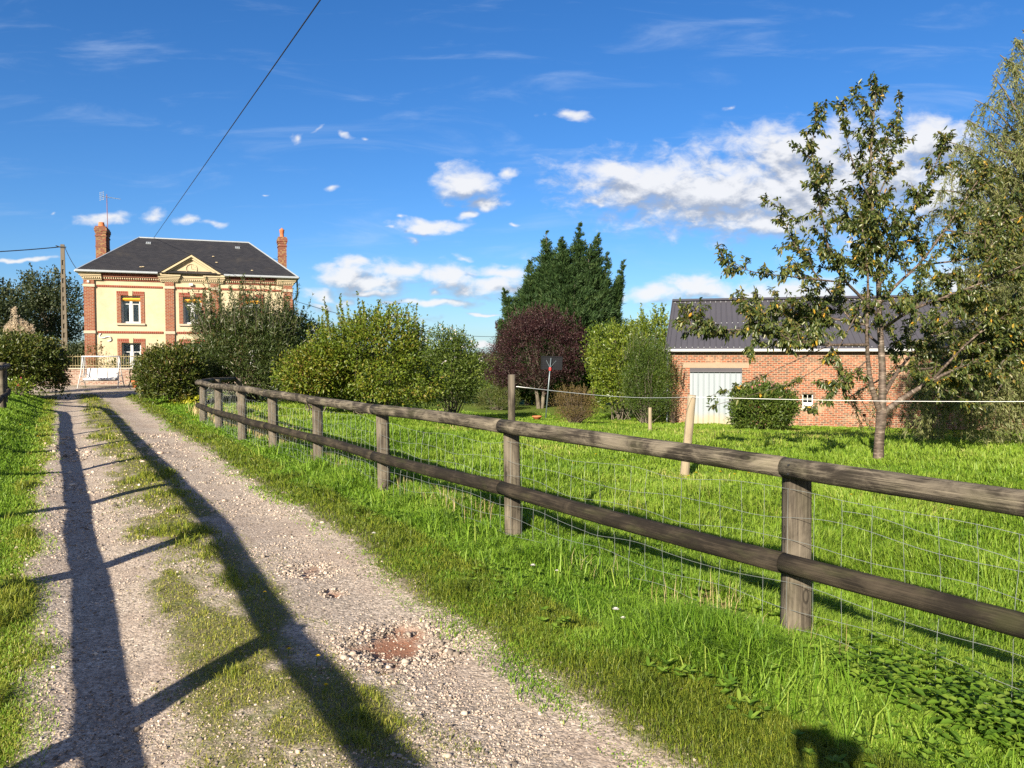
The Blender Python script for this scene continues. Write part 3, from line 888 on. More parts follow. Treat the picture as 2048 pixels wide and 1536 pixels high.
def build_drive():
    ss = np.concatenate([np.arange(-3, 14, 0.06), np.arange(14, 44, 0.16)])
    qs = np.arange(-1.75, 2.1, 0.05)
    s, q = np.meshgrid(ss, qs, indexing='ij')
    # along a=(-.505,.863) from (1.07,0), across p=(.863,.505)
    wide = S(27, 36, s) * 0.5
    X = 1.07 - 0.505 * s + 0.863 * (q * (1 + wide)); Y = 0.863 * s + 0.505 * q
    Z = drive_z(X, Y)
    e = 0.25 * (fbm(X * 1.3, Y * 1.3, 3) - 0.5)
    edge = np.maximum(S(1.50, 1.72, q + e * 1.2), S(-1.14, -1.32, q + e))
    Z = Z - 0.09 * edge
    gm = strip_mask(X, Y, qof(X, Y)); dt = pothole(X, Y)
    V = np.stack([X, Y, Z], -1).reshape(-1, 3)
    n = len(qs)
    i, j = np.meshgrid(np.arange(len(ss) - 1), np.arange(n - 1), indexing='ij')
    a = (i * n + j).ravel()
    Q = np.stack([a, a + 1, a + n + 1, a + n], -1)
    o = np_mesh('driveway', V, [Q], MAT['gravel'], None, {'grassy': ('FLOAT', gm.ravel()), 'dirt': ('FLOAT', dt.ravel())}, True)
    tag(o, 'rutted gravel drive with a grassy middle strip', None, None, 'structure')
    # open yard in front of the garden wall
    xs = np.arange(-30, -9.9, 0.25); ys = np.arange(29, 42, 0.25)
    X, Y = np.meshgrid(xs, ys, indexing='ij')
    X = X + (Y - 34) * -0.35
    Z = zb(X, Y) + 0.014 + 0.01 * fbm(X, Y, 1)
    edge = np.minimum(S(30.6, 31.4, Y + 1.2 * (fbm(X * .6, Y * .6, 2) - .5) + 0.1 * (X + 18)), 1)
    Z = Z - 0.1 * (1 - edge)
    V = np.stack([X, Y, Z], -1).reshape(-1, 3); n = len(ys)
    i, j = np.meshgrid(np.arange(len(xs) - 1), np.arange(n - 1), indexing='ij')
    a = (i * n + j).ravel()
    Q = np.stack([a, a + n, a + n + 1, a + 1], -1)
    gm = np.clip(fbm(X * 0.8, Y * 0.8, 5) * 1.3 - 0.35, 0, 0.6)
    o = np_mesh('courtyard', V, [Q], MAT['gravel'], None, {'grassy': ('FLOAT', gm.ravel()), 'dirt': ('FLOAT', gm.ravel() * 0)}, True)
    tag(o, 'bare gravel yard before the house wall', None, None, 'structure')
build_drive()

# ------------------------------------------------------------------ grass
def blades(name, x, y, z, h, w, mat, label, lean=0.55, rnd=None, phi=None):
    n = len(x)
    ph = rng.uniform(0, 2 * math.pi, n) if phi is None else phi
    bx, by = np.cos(ph), np.sin(ph)                # lean direction
    tw = ph + math.pi / 2 + rng.normal(size=n) * 0.7
    sx, sy = np.cos(tw), np.sin(tw)
    le = np.abs(rng.normal(size=n)) * lean + 0.08
    le = np.minimum(le, 1.5)
    p0 = np.stack([x, y, z - 0.01], -1)
    sd = np.stack([sx, sy, 0 * sx], -1)
    ld = np.stack([bx, by, 0 * bx], -1)
    hh = h[:, None]
    mid = p0 + ld * hh * 0.28 * le[:, None] + np.array([0, 0, 1]) * hh * 0.58
    drop = np.clip(1 - 0.42 * le, 0.3, 1)[:, None]
    tip = p0 + ld * hh * 0.95 * le[:, None] + np.array([0, 0, 1]) * hh * drop
    w_ = w[:, None]
    V = np.stack([p0 - sd * w_ * .5, p0 + sd * w_ * .5, mid - sd * w_ * .42, mid + sd * w_ * .42, tip], 1).reshape(-1, 3)
    b = np.arange(n)[:, None] * 5
    faces = [b + [[0, 1, 3, 2]], b + [[2, 3, 4]]]
    r = rng.random(n) if rnd is None else np.clip(rnd, 0, 1)
    o = np_mesh(name, V, faces, MAT[mat], None, {'rnd': ('FLOAT', np.repeat(r, 5))})
    return tag(o, label, None, None, 'stuff')

def polar(n, r0, r1, a0=-44, a1=44):
    r = np.exp(rng.uniform(math.log(r0), math.log(r1), n)); a = np.radians(rng.uniform(a0, a1, n))
    return r * np.sin(a), r * np.cos(a), r

BARN_O = Vector((6.98, 34.0, 0)); BARN_A = -R(14.5)
def in_barn(x, y):
    dx, dy = x - BARN_O.x, y - BARN_O.y
    u = dx * math.cos(BARN_A) + dy * math.sin(BARN_A); v = -dx * math.sin(BARN_A) + dy * math.cos(BARN_A)
    return (v > 0) & (u > -0.2)

def build_grass():
    # verge between drive and fence
    x, y, r = polar(1500000, 2.0, 36)
    q = qof(x, y)
    e = 0.30 * (fbm(x * 1.3, y * 1.3, 3) - 0.5)
    k = (q + e * 1.2 > 0.98) & (q < 3.05) & (rng.random(len(x)) < S(0.95, 1.50, q + e * 1.2) * 0.92 + 0.03) & (y < 31)
    x, y, r, q = x[k], y[k], r[k], q[k]
    t = S(1.25, 2.6, q + e[k] * 0.8)
    cl = fbm(x * 1.6, y * 1.6, 1)
    h = (0.025 + 0.14 * t) * (0.35 + 1.3 * S(0.3, 0.75, cl)) * (1 - 0.72 * S(2.2, 2.6, q) * S(8, 5, y)) * rng.uniform(0.55, 1.25, len(x)) * (1 - 0.25 * S(10, 25, r))
    w = np.maximum(0.0058, 0.0012 * r) * rng.uniform(0.6, 1.25, len(x))
    tone = rng.random(len(x)) * 0.62 + 0.75 * (fbm(x * 1.7, y * 1.7, 4) - 0.36) + 0.10 * S(1.7, 1.3, q)
    blades('verge_grass', x, y, zb(x, y), h, w, 'grass_lush', 'lush green grass on the bank below the wooden fence', 0.8, tone)
    # long coarse blades and seed stalks in the near verge
    x, y, r = polar(60000, 2.1, 14, -30, 42)
    q = qof(x, y)
    k = (q > 1.75) & (q < 2.6) & (rng.random(len(x)) < 0.75 * S(0.42, 0.62, fbm(x * 1.3, y * 1.3, 5)) * S(1.7, 2.2, q) + 0.04)
    x, y, r, q = x[k], y[k], r[k], q[k]
    h = rng.uniform(0.12, 0.30, len(x)) * (1 - 0.3 * S(2.3, 2.6, q)); w = np.maximum(0.0065, 0.0013 * r) * rng.uniform(0.7, 1.2, len(x))
    blades('long_grass', x, y, zb(x, y), h, w, 'grass_lush', 'long bright arching blades of grass on the near verge', 0.95, rng.random(len(x)) * 0.7 + 0.2)
    # field beyond the fence
    x, y, r = polar(700000, 3.2, 40, -30, 46)
    q = qof(x, y)
    k = (q > 2.85) & ~in_barn(x, y)
    x, y, r, q = x[k], y[k], r[k], q[k]
    cl = fbm(x * 0.9, y * 0.9, 2); c2 = fbm(x * 2.6, y * 2.6, 5)
    h = 0.135 * (0.35 + 1.0 * cl) * (0.5 + 1.0 * S(0.28, 0.75, c2)) * rng.uniform(0.5, 1.3, len(x)) * (1 - 0.35 * S(14, 32, r))
    w = np.maximum(0.005, 0.00115 * r) * rng.uniform(0.7, 1.2, len(x))
    tone = rng.random(len(x)) * 0.6 + 0.95 * (fbm(x * 0.45, y * 0.45, 6) - 0.36) + 0.5 * (fbm(x * 2.6, y * 2.6, 5) - 0.45)
    phi = rng.normal(size=len(x)) * 1.3 + 4 * math.pi * vn(x * 0.35, y * 0.35, 3)
    blades('field_grass', x, y, zb(x, y), h, w, 'grass_field', 'tufted meadow grass behind the wooden fence', 0.75, tone, phi)
    # left verge
    x, y, r = polar(500000, 2.2, 33, -46, -14)
    q = qof(x, y)
    e = 0.30 * (fbm(x * 1.3, y * 1.3, 3) - 0.5)
    k = (q + e * 1.1 < -1.0) & (q > -9) & (rng.random(len(x)) < S(-0.96, -1.35, q + e * 1.1) * 0.9 + 0.05) & (y < 31)
    x, y, r, q = x[k], y[k], r[k], q[k]
    h = (0.035 + 0.075 * S(-1.1, -1.9, q)) * (0.55 + 0.9 * fbm(x * 1.6, y * 1.6, 1)) * rng.uniform(0.55, 1.25, len(x))
    w = np.maximum(0.0045, 0.0011 * r) * rng.uniform(0.7, 1.2, len(x))
    tone = rng.random(len(x)) * 0.6 + 0.35 * (fbm(x * 0.8, y * 0.8, 4) - 0.2) + 0.3 * S(-1.6, -1.1, q)
    blades('bank_grass', x, y, zb(x, y), h, w, 'grass_lush', 'short green grass on the bank left of the drive', 0.6, tone)
    # strip in the middle of the drive and at its worn edges
    x, y, r = polar(900000, 2.0, 36, -44, 30)
    q = qof(x, y)
    gm = strip_mask(x, y, q)
    k = (np.abs(q - 0.2) < 1.65) & (gm > 0.12) & (rng.random(len(x)) < 0.12 + 0.75 * gm ** 1.4) & (y < 32)
    x, y, r, q, gm = x[k], y[k], r[k], q[k], gm[k]
    tuft = S(0.52, 0.72, rfbm(x, y, 3.2, 7))
    h = (0.012 + 0.020 * gm + 0.085 * tuft * gm + 0.03 * S(1.0, 1.5, q)) * rng.uniform(0.5, 1.3, len(x))
    w = np.maximum(0.0035, 0.0009 * r) * rng.uniform(0.7, 1.2, len(x))
    tone = rng.random(len(x)) * 0.75 + 0.25 * (1 - tuft) - 0.1 - 0.38 * S(0.95, 1.3, q)
    blades('drive_grass', x, y, drive_z(x, y), h, w, 'grass_strip', 'low worn grass growing along the middle of the gravel drive', 0.9, tone)
    # straw along the fence line
    x, y, r = polar(420000, 3.4, 24, -36, 44)
    q = qof(x, y)
    patch = fbm(x * 1.1, y * 1.1, 0)
    dens = np.where(y > 11.5, 0.55, 0.16) * S(3.9, 4.6, y) * S(0.38, 0.6, patch + 0.12 * S(12, 18, y))
    k = (np.abs(q - 2.62 + 0.03 * np.maximum(y - 12, 0)) < 0.22) & (rng.random(len(x)) < dens)
    x, y, r = x[k], y[k], r[k]
    h = rng.uniform(0.10, 0.42, len(x)) * (0.7 + 0.5 * S(10, 16, y)); w = np.maximum(0.0025, 0.0007 * r)
    blades('dry_grass', x, y, zb(x, y), h, w * np.ones(len(x)), 'straw', 'dry straw-coloured stalks along the foot of the fence', 0.35)
build_grass()

def build_stones():
    # loose stones on the wheel tracks
    phi_ = (1 + 5 ** .5) / 2
    ico = unit(np.array([(-1, phi_, 0), (1, phi_, 0), (-1, -phi_, 0), (1, -phi_, 0), (0, -1, phi_), (0, 1, phi_), (0, -1, -phi_), (0, 1, -phi_), (phi_, 0, -1), (phi_, 0, 1), (-phi_, 0, -1), (-phi_, 0, 1)], float))
    T = np.array([(0, 11, 5), (0, 5, 1), (0, 1, 7), (0, 7, 10), (0, 10, 11), (1, 5, 9), (5, 11, 4), (11, 10, 2), (10, 7, 6), (7, 1, 8), (3, 9, 4), (3, 4, 2), (3, 2, 6), (3, 6, 8), (3, 8, 9), (4, 9, 5), (2, 4, 11), (6, 2, 10), (8, 6, 7), (9, 8, 1)])
    x, y, r = polar(300000, 2.0, 18, -44, 26)
    q = qof(x, y)
    gm = strip_mask(x, y, q); pt = pothole(x * 1, y * 1)
    ring = np.zeros(len(x))
    for p, a, b in POT:
        d = np.hypot(x - p.x, y - p.y) / b
        ring = np.maximum(ring, np.exp(-((d - 1.1) / 0.55) ** 2))
    pr = np.where((q > -1.3) & (q < 1.75), (0.50 * S(0.40, 0.62, fbm(x * 1.7, y * 1.7, 1)) + 0.10) * (1 - 0.75 * gm) * (1 - 0.8 * pt) + 0.8 * ring, 0)
    k = rng.random(len(x)) < pr
    x, y, r, ring = x[k], y[k], r[k], ring[k]
    n = len(x)
    s = 0.0033 * np.exp(rng.normal(size=n) * 0.45) * (1 + 0.75 * ring) * np.maximum(1, r / 5) 
    big = rng.random(n) < 0.006
    s[big] *= 2.1
    sc = s[:, None] * rng.uniform(0.65, 1.35, (n, 3)) * np.array([1, 1, 0.7])
    V = ico[None] * (1 + rng.uniform(-0.34, 0.34, (n, 12, 1))) * sc[:, None, :]
    an = rng.uniform(0, 6.28, n); ca, sa = np.cos(an)[:, None], np.sin(an)[:, None]
    V = np.stack([V[..., 0] * ca - V[..., 1] * sa, V[..., 0] * sa + V[..., 1] * ca, V[..., 2]], -1)
    V += np.stack([x, y, drive_z(x, y) + s * 0.25], -1)[:, None, :]
    F = (np.arange(n)[:, None, None] * 12 + T[None]).reshape(-1, 3)
    m, nt, b = mat_new('loose stones', 0.9, 0.2)
    a = attr(nt, 'rnd').outputs['Fac']
    nt.links.new(ramp(nt, a, [(0.0, (0.09, 0.075, 0.065)), (0.3, (0.23, 0.19, 0.155)), (0.6, (0.40, 0.335, 0.275)), (0.85, (0.46, 0.35, 0.28)), (1.0, (0.60, 0.54, 0.47))]), b.inputs['Base Color'])
    o = np_mesh('loose_gravel', V.reshape(-1, 3), [F], m, None, {'rnd': ('FLOAT', np.repeat(rng.random(n), 12))})
    tag(o, 'loose pale stones scattered over the wheel tracks', None, None, 'stuff')
build_stones()

# ================================================================== THE HOUSE
HZ = math.atan2(0.3403, 0.9403)
def wall_with_holes(mb, x0, x1, z0, z1, y0, y1, holes):
    """wall slab in the xz plane from y0 to y1 with rectangular openings (each with reveals)"""
    xs = sorted({x0, x1, *[h[0] for h in holes], *[h[1] for h in holes]})
    zs = sorted({z0, z1, *[h[2] for h in holes], *[h[3] for h in holes]})
    inside = lambda a, b: any(h[0] - 1e-6 < a < h[1] + 1e-6 and h[2] - 1e-6 < b < h[3] + 1e-6 for h in holes)
    for i in range(len(xs) - 1):
        for j in range(len(zs) - 1):
            if inside((xs[i] + xs[i + 1]) / 2, (zs[j] + zs[j + 1]) / 2): continue
            for y, f in ((y0, (0, 1, 2, 3)), (y1, (3, 2, 1, 0))):
                mb.add([(xs[i], y, zs[j]), (xs[i + 1], y, zs[j]), (xs[i + 1], y, zs[j + 1]), (xs[i], y, zs[j + 1])], [f])
    for a, b, c, d in holes:
        mb.add([(a, y0, c), (a, y1, c), (a, y1, d), (a, y0, d)], [(0, 1, 2, 3)])
        mb.add([(b, y0, c), (b, y0, d), (b, y1, d), (b, y1, c)], [(0, 1, 2, 3)])
        mb.add([(a, y0, d), (a, y1, d), (b, y1, d), (b, y0, d)], [(0, 1, 2, 3)])
        mb.add([(a, y0, c), (b, y0, c), (b, y1, c), (a, y1, c)], [(0, 1, 2, 3)])
    mb.add([(x0, y0, z1), (x1, y0, z1), (x1, y1, z1), (x0, y1, z1)], [(0, 1, 2, 3)])
    mb.add([(x0, y0, z0), (x0, y1, z0), (x0, y1, z1), (x0, y0, z1)], [(0, 3, 2, 1)])
    mb.add([(x1, y0, z0), (x1, y1, z0), (x1, y1, z1), (x1, y0, z1)], [(0, 1, 2, 3)])

def curtain(mb, x0, x1, z0, z1, y, tie, side):
    """a tied-back panel: full width at the top, gathered to one side lower down"""
    n, m = 22, 9
    vs = []; 
    for j in range(m):
        t = j / (m - 1)
        z = z1 + (z0 - z1) * t
        w = 1 - tie * math.sin(min(1, t / 0.72) * math.pi / 2) ** 2 * (1 if t < 0.72 else 1 - 0.35 * (t - 0.72) / 0.28)
        for i in range(n):
            s = i / (n - 1) * w
            x = x0 + (x1 - x0) * s if side < 0 else x1 - (x1 - x0) * s
            vs.append((x, y + 0.022 * math.sin(i * 1.9 + t), z))
    mb.add(vs, [(j * n + i, j * n + i + 1, (j + 1) * n + i + 1, (j + 1) * n + i) for j in range(m - 1) for i in range(n - 1)])

def house_window(h, uc, z0, z1, blind, tie, label):
    hw = 0.5
    # frame is the part; the panes, curtains, sill, surround hang under it
    f = MB()
    y0, y1 = 0.20, 0.27
    fw = 0.075
    f.box(uc - hw, uc - hw + fw, y0, y1, z0, z1); f.box(uc + hw - fw, uc + hw, y0, y1, z0, z1)
    f.box(uc - hw + fw, uc + hw - fw, y0, y1, z1 - fw, z1); f.box(uc - hw + fw, uc + hw - fw, y0, y1, z0, z0 + fw * 1.3)
    f.box(uc - 0.07, uc + 0.07, y0 - 0.012, y1 - 0.012, z0 + fw * 1.3, z1 - fw)
    zt = z1 - 0.50 if blind else z1 - 0.55
    for a, b in ((uc - hw + fw, uc - 0.07), (uc + 0.07, uc + hw - fw)):
        f.box(a, b, y0 + 0.01, y1 - 0.01, zt, zt + 0.045)
        if not blind: f.box(a, b, y0 + 0.01, y1 - 0.01, zt - 0.62, zt - 0.585)
        f.box(a + 0.0, a + 0.035, y0 + 0.006, y1 - 0.006, z0 + fw * 1.3, zt); f.box(b - 0.035, b, y0 + 0.006, y1 - 0.006, z0 + fw * 1.3, zt)
    fo = f.build('window', MAT['white'], h)
    if label: fo['label'] = label
    g = MB(); g.box(uc - hw + 0.03, uc + hw - 0.03, y1 - 0.032, y1 - 0.026, z0 + 0.03, z1 - 0.03); g.build('pane', MAT['glass'], fo)
    c = MB()
    curtain(c, uc - hw, uc + 0.05, z0, z1, y1 + 0.04, tie, -1)
    curtain(c, uc - 0.05, uc + hw, z0, z1, y1 + 0.07, tie * 0.5, 1)
    co = c.build('curtain', MAT['lace'], fo)
    if blind:
        b = MB(); b.tube([(uc - hw + 0.05, y0 - 0.07, z1 - 0.20), (uc + hw - 0.01, y0 - 0.07, z1 - 0.19)], 0.065, 10)
        b.box(uc - hw + 0.06, uc + hw - 0.02, y0 - 0.05, y0 - 0.035, z1 - 0.30, z1 - 0.20)
        b.build('roller_blind', MAT['orange'], fo)
    # surround of brick with keystone
    t = 0.215
    for xa, xb in ((uc - hw - t, uc - hw), (uc + hw, uc + hw + t)):
        s = MB(); s.box(xa, xb, -0.035, 0.10, z0, z1); s.build('jamb', MAT['brick_house'], fo)
    l = MB(); l.box(uc - hw - t, uc + hw + t, -0.035, 0.10, z1, z1 + 0.235)
    l.build('lintel', MAT['brick_trim'], fo)
    k = MB(); k.prism([(uc - 0.095, z1 - 0.02), (uc + 0.095, z1 - 0.02), (uc + 0.115, z1 + 0.27), (uc - 0.115, z1 + 0.27)], -0.06, 0.11)
    k.build('keystone', MAT['stone'], fo)
    sl = MB(); sl.box(uc - hw - t - 0.03, uc + hw + t + 0.03, -0.11, 0.198, z0 - 0.115, z0 - 0.002)
    sl.build('sill', MAT['stone_grey'], fo, bevel=0.012)
    return fo

def build_house():
    W = 11.25; DEP = 8.4; ZE = 5.9
    h = thing('brick_house', 'cream two-storey house with red brick pilasters, slate hipped roof and a small pediment', 'house', (-23.96, 43.2, 0), HZ)
    holes = []
    cs = (2.35, 5.60, 8.88)
    for c in cs: holes += [(c - 0.5, c + 0.5, 3.46, 5.04), (c - 0.5, c + 0.5, 0.62, 2.35)]
    w = MB()
    wall_with_holes(w, 0.03, W - 0.03, -0.3, ZE + 0.35, 0.0, 0.36, holes)
    w.box(0.03, 0.36, 0.36, DEP - 0.36, -0.3, ZE + 0.3); w.box(W - 0.36, W - 0.03, 0.36, DEP - 0.36, -0.3, ZE + 0.3); w.box(0.03, W - 0.03, DEP - 0.36, DEP, -0.3, ZE + 0.3)
    w.build('wall', MAT['render'], h)
    fl = MB(); fl.box(0.36, W - 0.36, 0.36, DEP - 0.36, 2.72, 2.85); fl.box(0.36, W - 0.36, 3.2, 3.3, -0.3, 2.72); fl.box(0.36, W - 0.36, 3.2, 3.3, 2.85, ZE)
    fl.box(0.36, W - 0.36, 0.36, DEP - 0.36, ZE + 0.0, ZE + 0.05)
    fl.build('inner_floor', MAT['concrete'], h)
    for i, c in enumerate(cs):
        house_window(h, c, 3.46, 5.04, True, 0.55, None)
        house_window(h, c, 0.62, 2.35, False, 0.12, None)
    # pilasters: brick shafts with stone bands
    for a, b in ((0.0, 0.53), (4.15, 4.63), (6.60, 7.08), (W - 0.53, W)):
        p = MB()
        p.box(a, b, -0.10, 0.02, -0.3, 2.86); p.box(a, b, -0.10, 0.02, 3.02, 5.47); p.box(a, b, -0.10, 0.02, 5.63, 5.87)
        po = p.build('pilaster', MAT['brick_house'], h)
        for zq in (2.86, 5.47):
            q = MB(); q.box(a - 0.035, b + 0.035, -0.14, 0.022, zq, zq + 0.16); q.build('stone_band', MAT['stone_grey'], po, bevel=0.01)
        # capital: stepped cornice block with dentils above each shaft
        c = MB()
        e0, e1 = (a - 0.0, b + 0.38) if a < 0.1 else ((a - 0.38, b) if b > W - 0.1 else (a - 0.22, b + 0.22))
        for k_, (z0, z1, o) in enumerate(((5.87, 5.93, 0.13), (5.93, 6.03, 0.17), (6.03, 6.11, 0.24), (6.11, 6.20, 0.30), (6.20, 6.27, 0.36))):
            xx0 = e0 - (o - 0.10 if a < 0.1 else 0.04 * k_ * (a > 0.1 and b < W - 0.1)); xx1 = e1 + (o - 0.10 if b > W - 0.1 else 0.04 * k_ * (a > 0.1 and b < W - 0.1))
            c.box(xx0, xx1, -o, 0.021, z0, z1)
        x = e0 + 0.02
        while x < e1 - 0.05:
            c.box(x, x + 0.05, -0.215, -0.17, 5.94, 6.02); x += 0.105
        c.build('capital', MAT['stone'], po)
    # string courses between the pilasters
    spans = ((0.53, 4.15), (4.63, 6.60), (7.08, W - 0.53))
    for a, b in spans:
        mb = MB(); mb.box(a + 0.13, b - 0.13, -0.045, 0.015, 2.885, 3.005); mb.build('string_course', MAT['brick_trim'], h)
        mb = MB(); mb.box(a + 0.13, b - 0.13, -0.045, 0.015, 5.49, 5.60)
        o = mb.build('string_course', MAT['brick_trim'], h); o['label'] = 'dark brick band under the cornice'
        if a < 4 or a > 7:
            mb = MB()
            mb.box(a + 0.36, b - 0.2, -0.06, 0.016, 5.86, 5.93); mb.box(a + 0.36, b - 0.2, -0.20, 0.016, 6.05, 6.24)
            mb.box(a + 0.36, b - 0.2, -0.07, 0.016, 5.93, 6.05)
            co = mb.build('cornice', MAT['brick_trim'], h)
            dn = MB(); x = a + 0.38
            while x < b - 0.26:
                dn.box(x, x + 0.055, -0.15, -0.07, 5.945, 6.04); x += 0.115
            dn.build('dentil_row', MAT['stone'], co)
        else:
            mb = MB()
            for z0, z1, o in ((5.87, 5.94, 0.05), (5.94, 6.04, 0.09), (6.04, 6.12, 0.15), (6.12, 6.24, 0.20)): mb.box(a + 0.2, b - 0.2, -o, 0.017, z0, z1)
            x = a + 0.26
            while x < b - 0.28:
                mb.box(x, x + 0.05, -0.135, -0.09, 5.95, 6.03); x += 0.105
            mb.build('cornice', MAT['stone'], h)
    # pediment
    pl, pr, pz, ap, au = 3.82, 7.36, 6.27, 7.45, 5.60
    t = MB(); t.prism([(pl + 0.25, pz), (pr - 0.25, pz), (au, ap - 0.14)], -0.12, 0.9); po = t.build('pediment', MAT['stone'], h)
    r = MB()
    def rake(xa, za, xb, zb_, y0, thick):
        dx, dz = xb - xa, zb_ - za; L_ = math.hypot(dx, dz); nx, nz = -dz / L_, dx / L_
        if nz < 0: nx, nz = -nx, -nz
        r.prism([(xa, za), (xb, zb_), (xb - nx * 0 , zb_ - thick / max(nz, 0.3)), (xa + (0.35 if xa < au else -0.35) * 0, za - 0.02)] if False else
                [(xa, za), (xb, zb_), (xb, zb_ - thick / nz), (xa + thick / abs(dz / L_) * (1 if xa < au else -1), za)], y0, 0.9)
    rake(pl - 0.04, pz, au, ap, -0.36, 0.10); rake(pr + 0.04, pz, au, ap, -0.361, 0.10)
    rake(pl + 0.16, pz, au, ap - 0.13, -0.24, 0.09); rake(pr - 0.16, pz, au, ap - 0.13, -0.241, 0.09)
    for side in (-1, 1):
        xa = pl + 0.45 if side < 0 else pr - 0.45
        for i in range(17):
            s = i / 16
            x = xa + (au - xa) * s * 0.93; z = pz + 0.075 + (ap - 0.36 - pz) * s * 0.93 + 0.045
            r.box(x - 0.028, x + 0.028, -0.20, -0.12, z, z + 0.07)
    r.build('raking_cornice', MAT['stone'], po)
    rc = MB()
    for xa in (pl - 0.08, pr + 0.08):
        rc.add([(xa, -0.40, pz + 0.01), (au, -0.40, ap + 0.035), (au, 1.9, ap + 0.035), (xa, 0.6, pz + 0.01),
                (xa, -0.40, pz + 0.045), (au, -0.40, ap + 0.075), (au, 1.9, ap + 0.075), (xa, 0.6, pz + 0.045)],
               [(0, 1, 2, 3), (7, 6, 5, 4), (0, 4, 5, 1), (2, 6, 7, 3), (1, 5, 6, 2), (3, 7, 4, 0)])
    rc.build('roof_cover', MAT['slate'], po)
    md = MB()
    n = 28
    def ring(r0, r1, y0, y1):
        vs = []
        for k in range(n):
            a = 2 * math.pi * k / n
            for rr, y in ((r0, y1), (r0, y0), (r1, y0), (r1, y1)): vs.append((5.58 + rr * math.cos(a), y, 6.66 + rr * math.sin(a)))
        md.add(vs, [(k * 4 + j, k * 4 + j + 1, ((k + 1) % n) * 4 + j + 1, ((k + 1) % n) * 4 + j) for k in range(n) for j in range(3)])
    ring(0.27, 0.32, -0.165, -0.12); 
    md.box(5.57, 5.59, -0.15, -0.12, 6.66, 6.84); md.box(5.59, 5.72, -0.15, -0.12, 6.65, 6.67)
    for k in range(12):
        a = math.pi * k / 6; md.box(5.58 + 0.22 * math.cos(a) - .015, 5.58 + 0.22 * math.cos(a) + .015, -0.14, -0.12, 6.66 + 0.22 * math.sin(a) - .015, 6.66 + 0.22 * math.sin(a) + .015)
    md.build('medallion', MAT['stone'], po)
    # roof
    ex0, ex1, ey0, ey1, ez = -0.32, W + 0.32, -0.42, DEP + 0.42, 6.36
    rz, ra, rb, rv = 8.93, 2.42, 8.85, 4.2
    rf = MB()
    rf.add([(ex0, ey0, ez), (ex1, ey0, ez), (ex1, ey1, ez), (ex0, ey1, ez), (ra, rv, rz), (rb, rv, rz)],
           [(0, 1, 5, 4), (2, 3, 4, 5), (1, 2, 5), (3, 0, 4), (3, 2, 1, 0)])
    ro = rf.build('roof', MAT['slate'], h)
    cp = MB()
    cp.tube([(ra, rv, rz), (rb, rv, rz)], 0.05, 6)
    for a, b in (((ex0, ey0, ez), (ra, rv, rz)), ((ex1, ey0, ez), (rb, rv, rz)), ((ex0, ey1, ez), (ra, rv, rz)), ((ex1, ey1, ez), (rb, rv, rz))): cp.tube([a, b], 0.045, 6)
    cp.build('ridge_cap', MAT['zinc'], ro)
    for a, b in ((ex0 - 0.03, pl + 0.0), (pr + 0.0, ex1 + 0.03)):
        gt = MB(); gt.tube([(a, ey0 - 0.03, ez - 0.04), (b, ey0 - 0.03, ez - 0.04)], 0.062, 10); gt.box(a, b, ey0 - 0.02, ey0 + 0.055, ez - 0.03, ez + 0.035)
        gt.build('gutter', MAT['zinc'], ro)
    for xe in (ex1 + 0.03, ex0 - 0.03):
        gt = MB(); gt.tube([(xe, ey0, ez - 0.045), (xe, ey1, ez - 0.045)], 0.06, 8); gt.build('gutter', MAT['zinc'], ro)
    for xa, xb in ((ex0 + .02, 0.03), (W - 0.03, ex1 - 0.02)):
        ev = MB(); ev.box(xa, xb, ey0 + .02, ey1 - .02, ez - 0.10, ez - 0.004); ev.build('eaves', MAT['stone'], ro)
    for u, v in ((3.02, 3.42), (8.16, 3.32)):     # little slatted roof vents
        z = ez + (v - ey0) / (rv - ey0) * (rz - ez)
        vm = MB(); sl = (rz - ez) / (rv - ey0)
        M = Matrix.Translation((u, v, z)) @ Matrix.Rotation(math.atan(sl), 4, 'X')
        for k in range(3): vm.box(-0.135 + k * 0.095, -0.065 + k * 0.095, -0.11, 0.11, 0.0, 0.05, M)
        vm.box(-0.15, 0.15, -0.13, -0.11, 0, 0.04, M); vm.box(-0.15, 0.15, 0.11, 0.13, 0, 0.04, M)
        vm.build('roof_vent', MAT['zinc'], ro)
    for u, v in ((2.9, 0.15), (3.02, 0.18), (6.75, 1.9), (6.95, 1.1), (8.95, 0.2)):
        z = ez + (v - ey0) / (rv - ey0) * (rz - ez)
        ms = MB(); ms.lathe([(0.09, 0.0), (0.07, 0.03), (0.02, 0.045)], (u, v, z + 0.005), 7)
        ms.build('lichen_patch', MAT['stone'], ro)
    # chimneys
    for u0, u1, v0, v1, zt, kind in ((0.10, 0.66, 3.6, 5.2, 9.42, 'round'), (10.68, 11.18, 3.85, 4.9, 9.36, 'cowl')):
        c = MB()
        c.box(u0, u1, v0, v1, 5.9, zt - 0.62)
        for z0, z1, o in ((zt - 0.62, zt - 0.54, 0.035), (zt - 0.54, zt - 0.42, 0.0), (zt - 0.42, zt - 0.30, 0.03), (zt - 0.30, zt - 0.10, 0.065), (zt - 0.10, zt, 0.02)):
            c.box(u0 - o, u1 + o, v0 - o, v1 + o, z0, z1)
        c.box(u0 - 0.02, u1 + 0.02, v0 - 0.02, v1 + 0.02, zt - 1.25, zt - 1.18)
        co = c.build('chimney', MAT['brick_chimney'], h)
        pt = MB(); um, vm_ = (u0 + u1) / 2, (v0 + v1) / 2
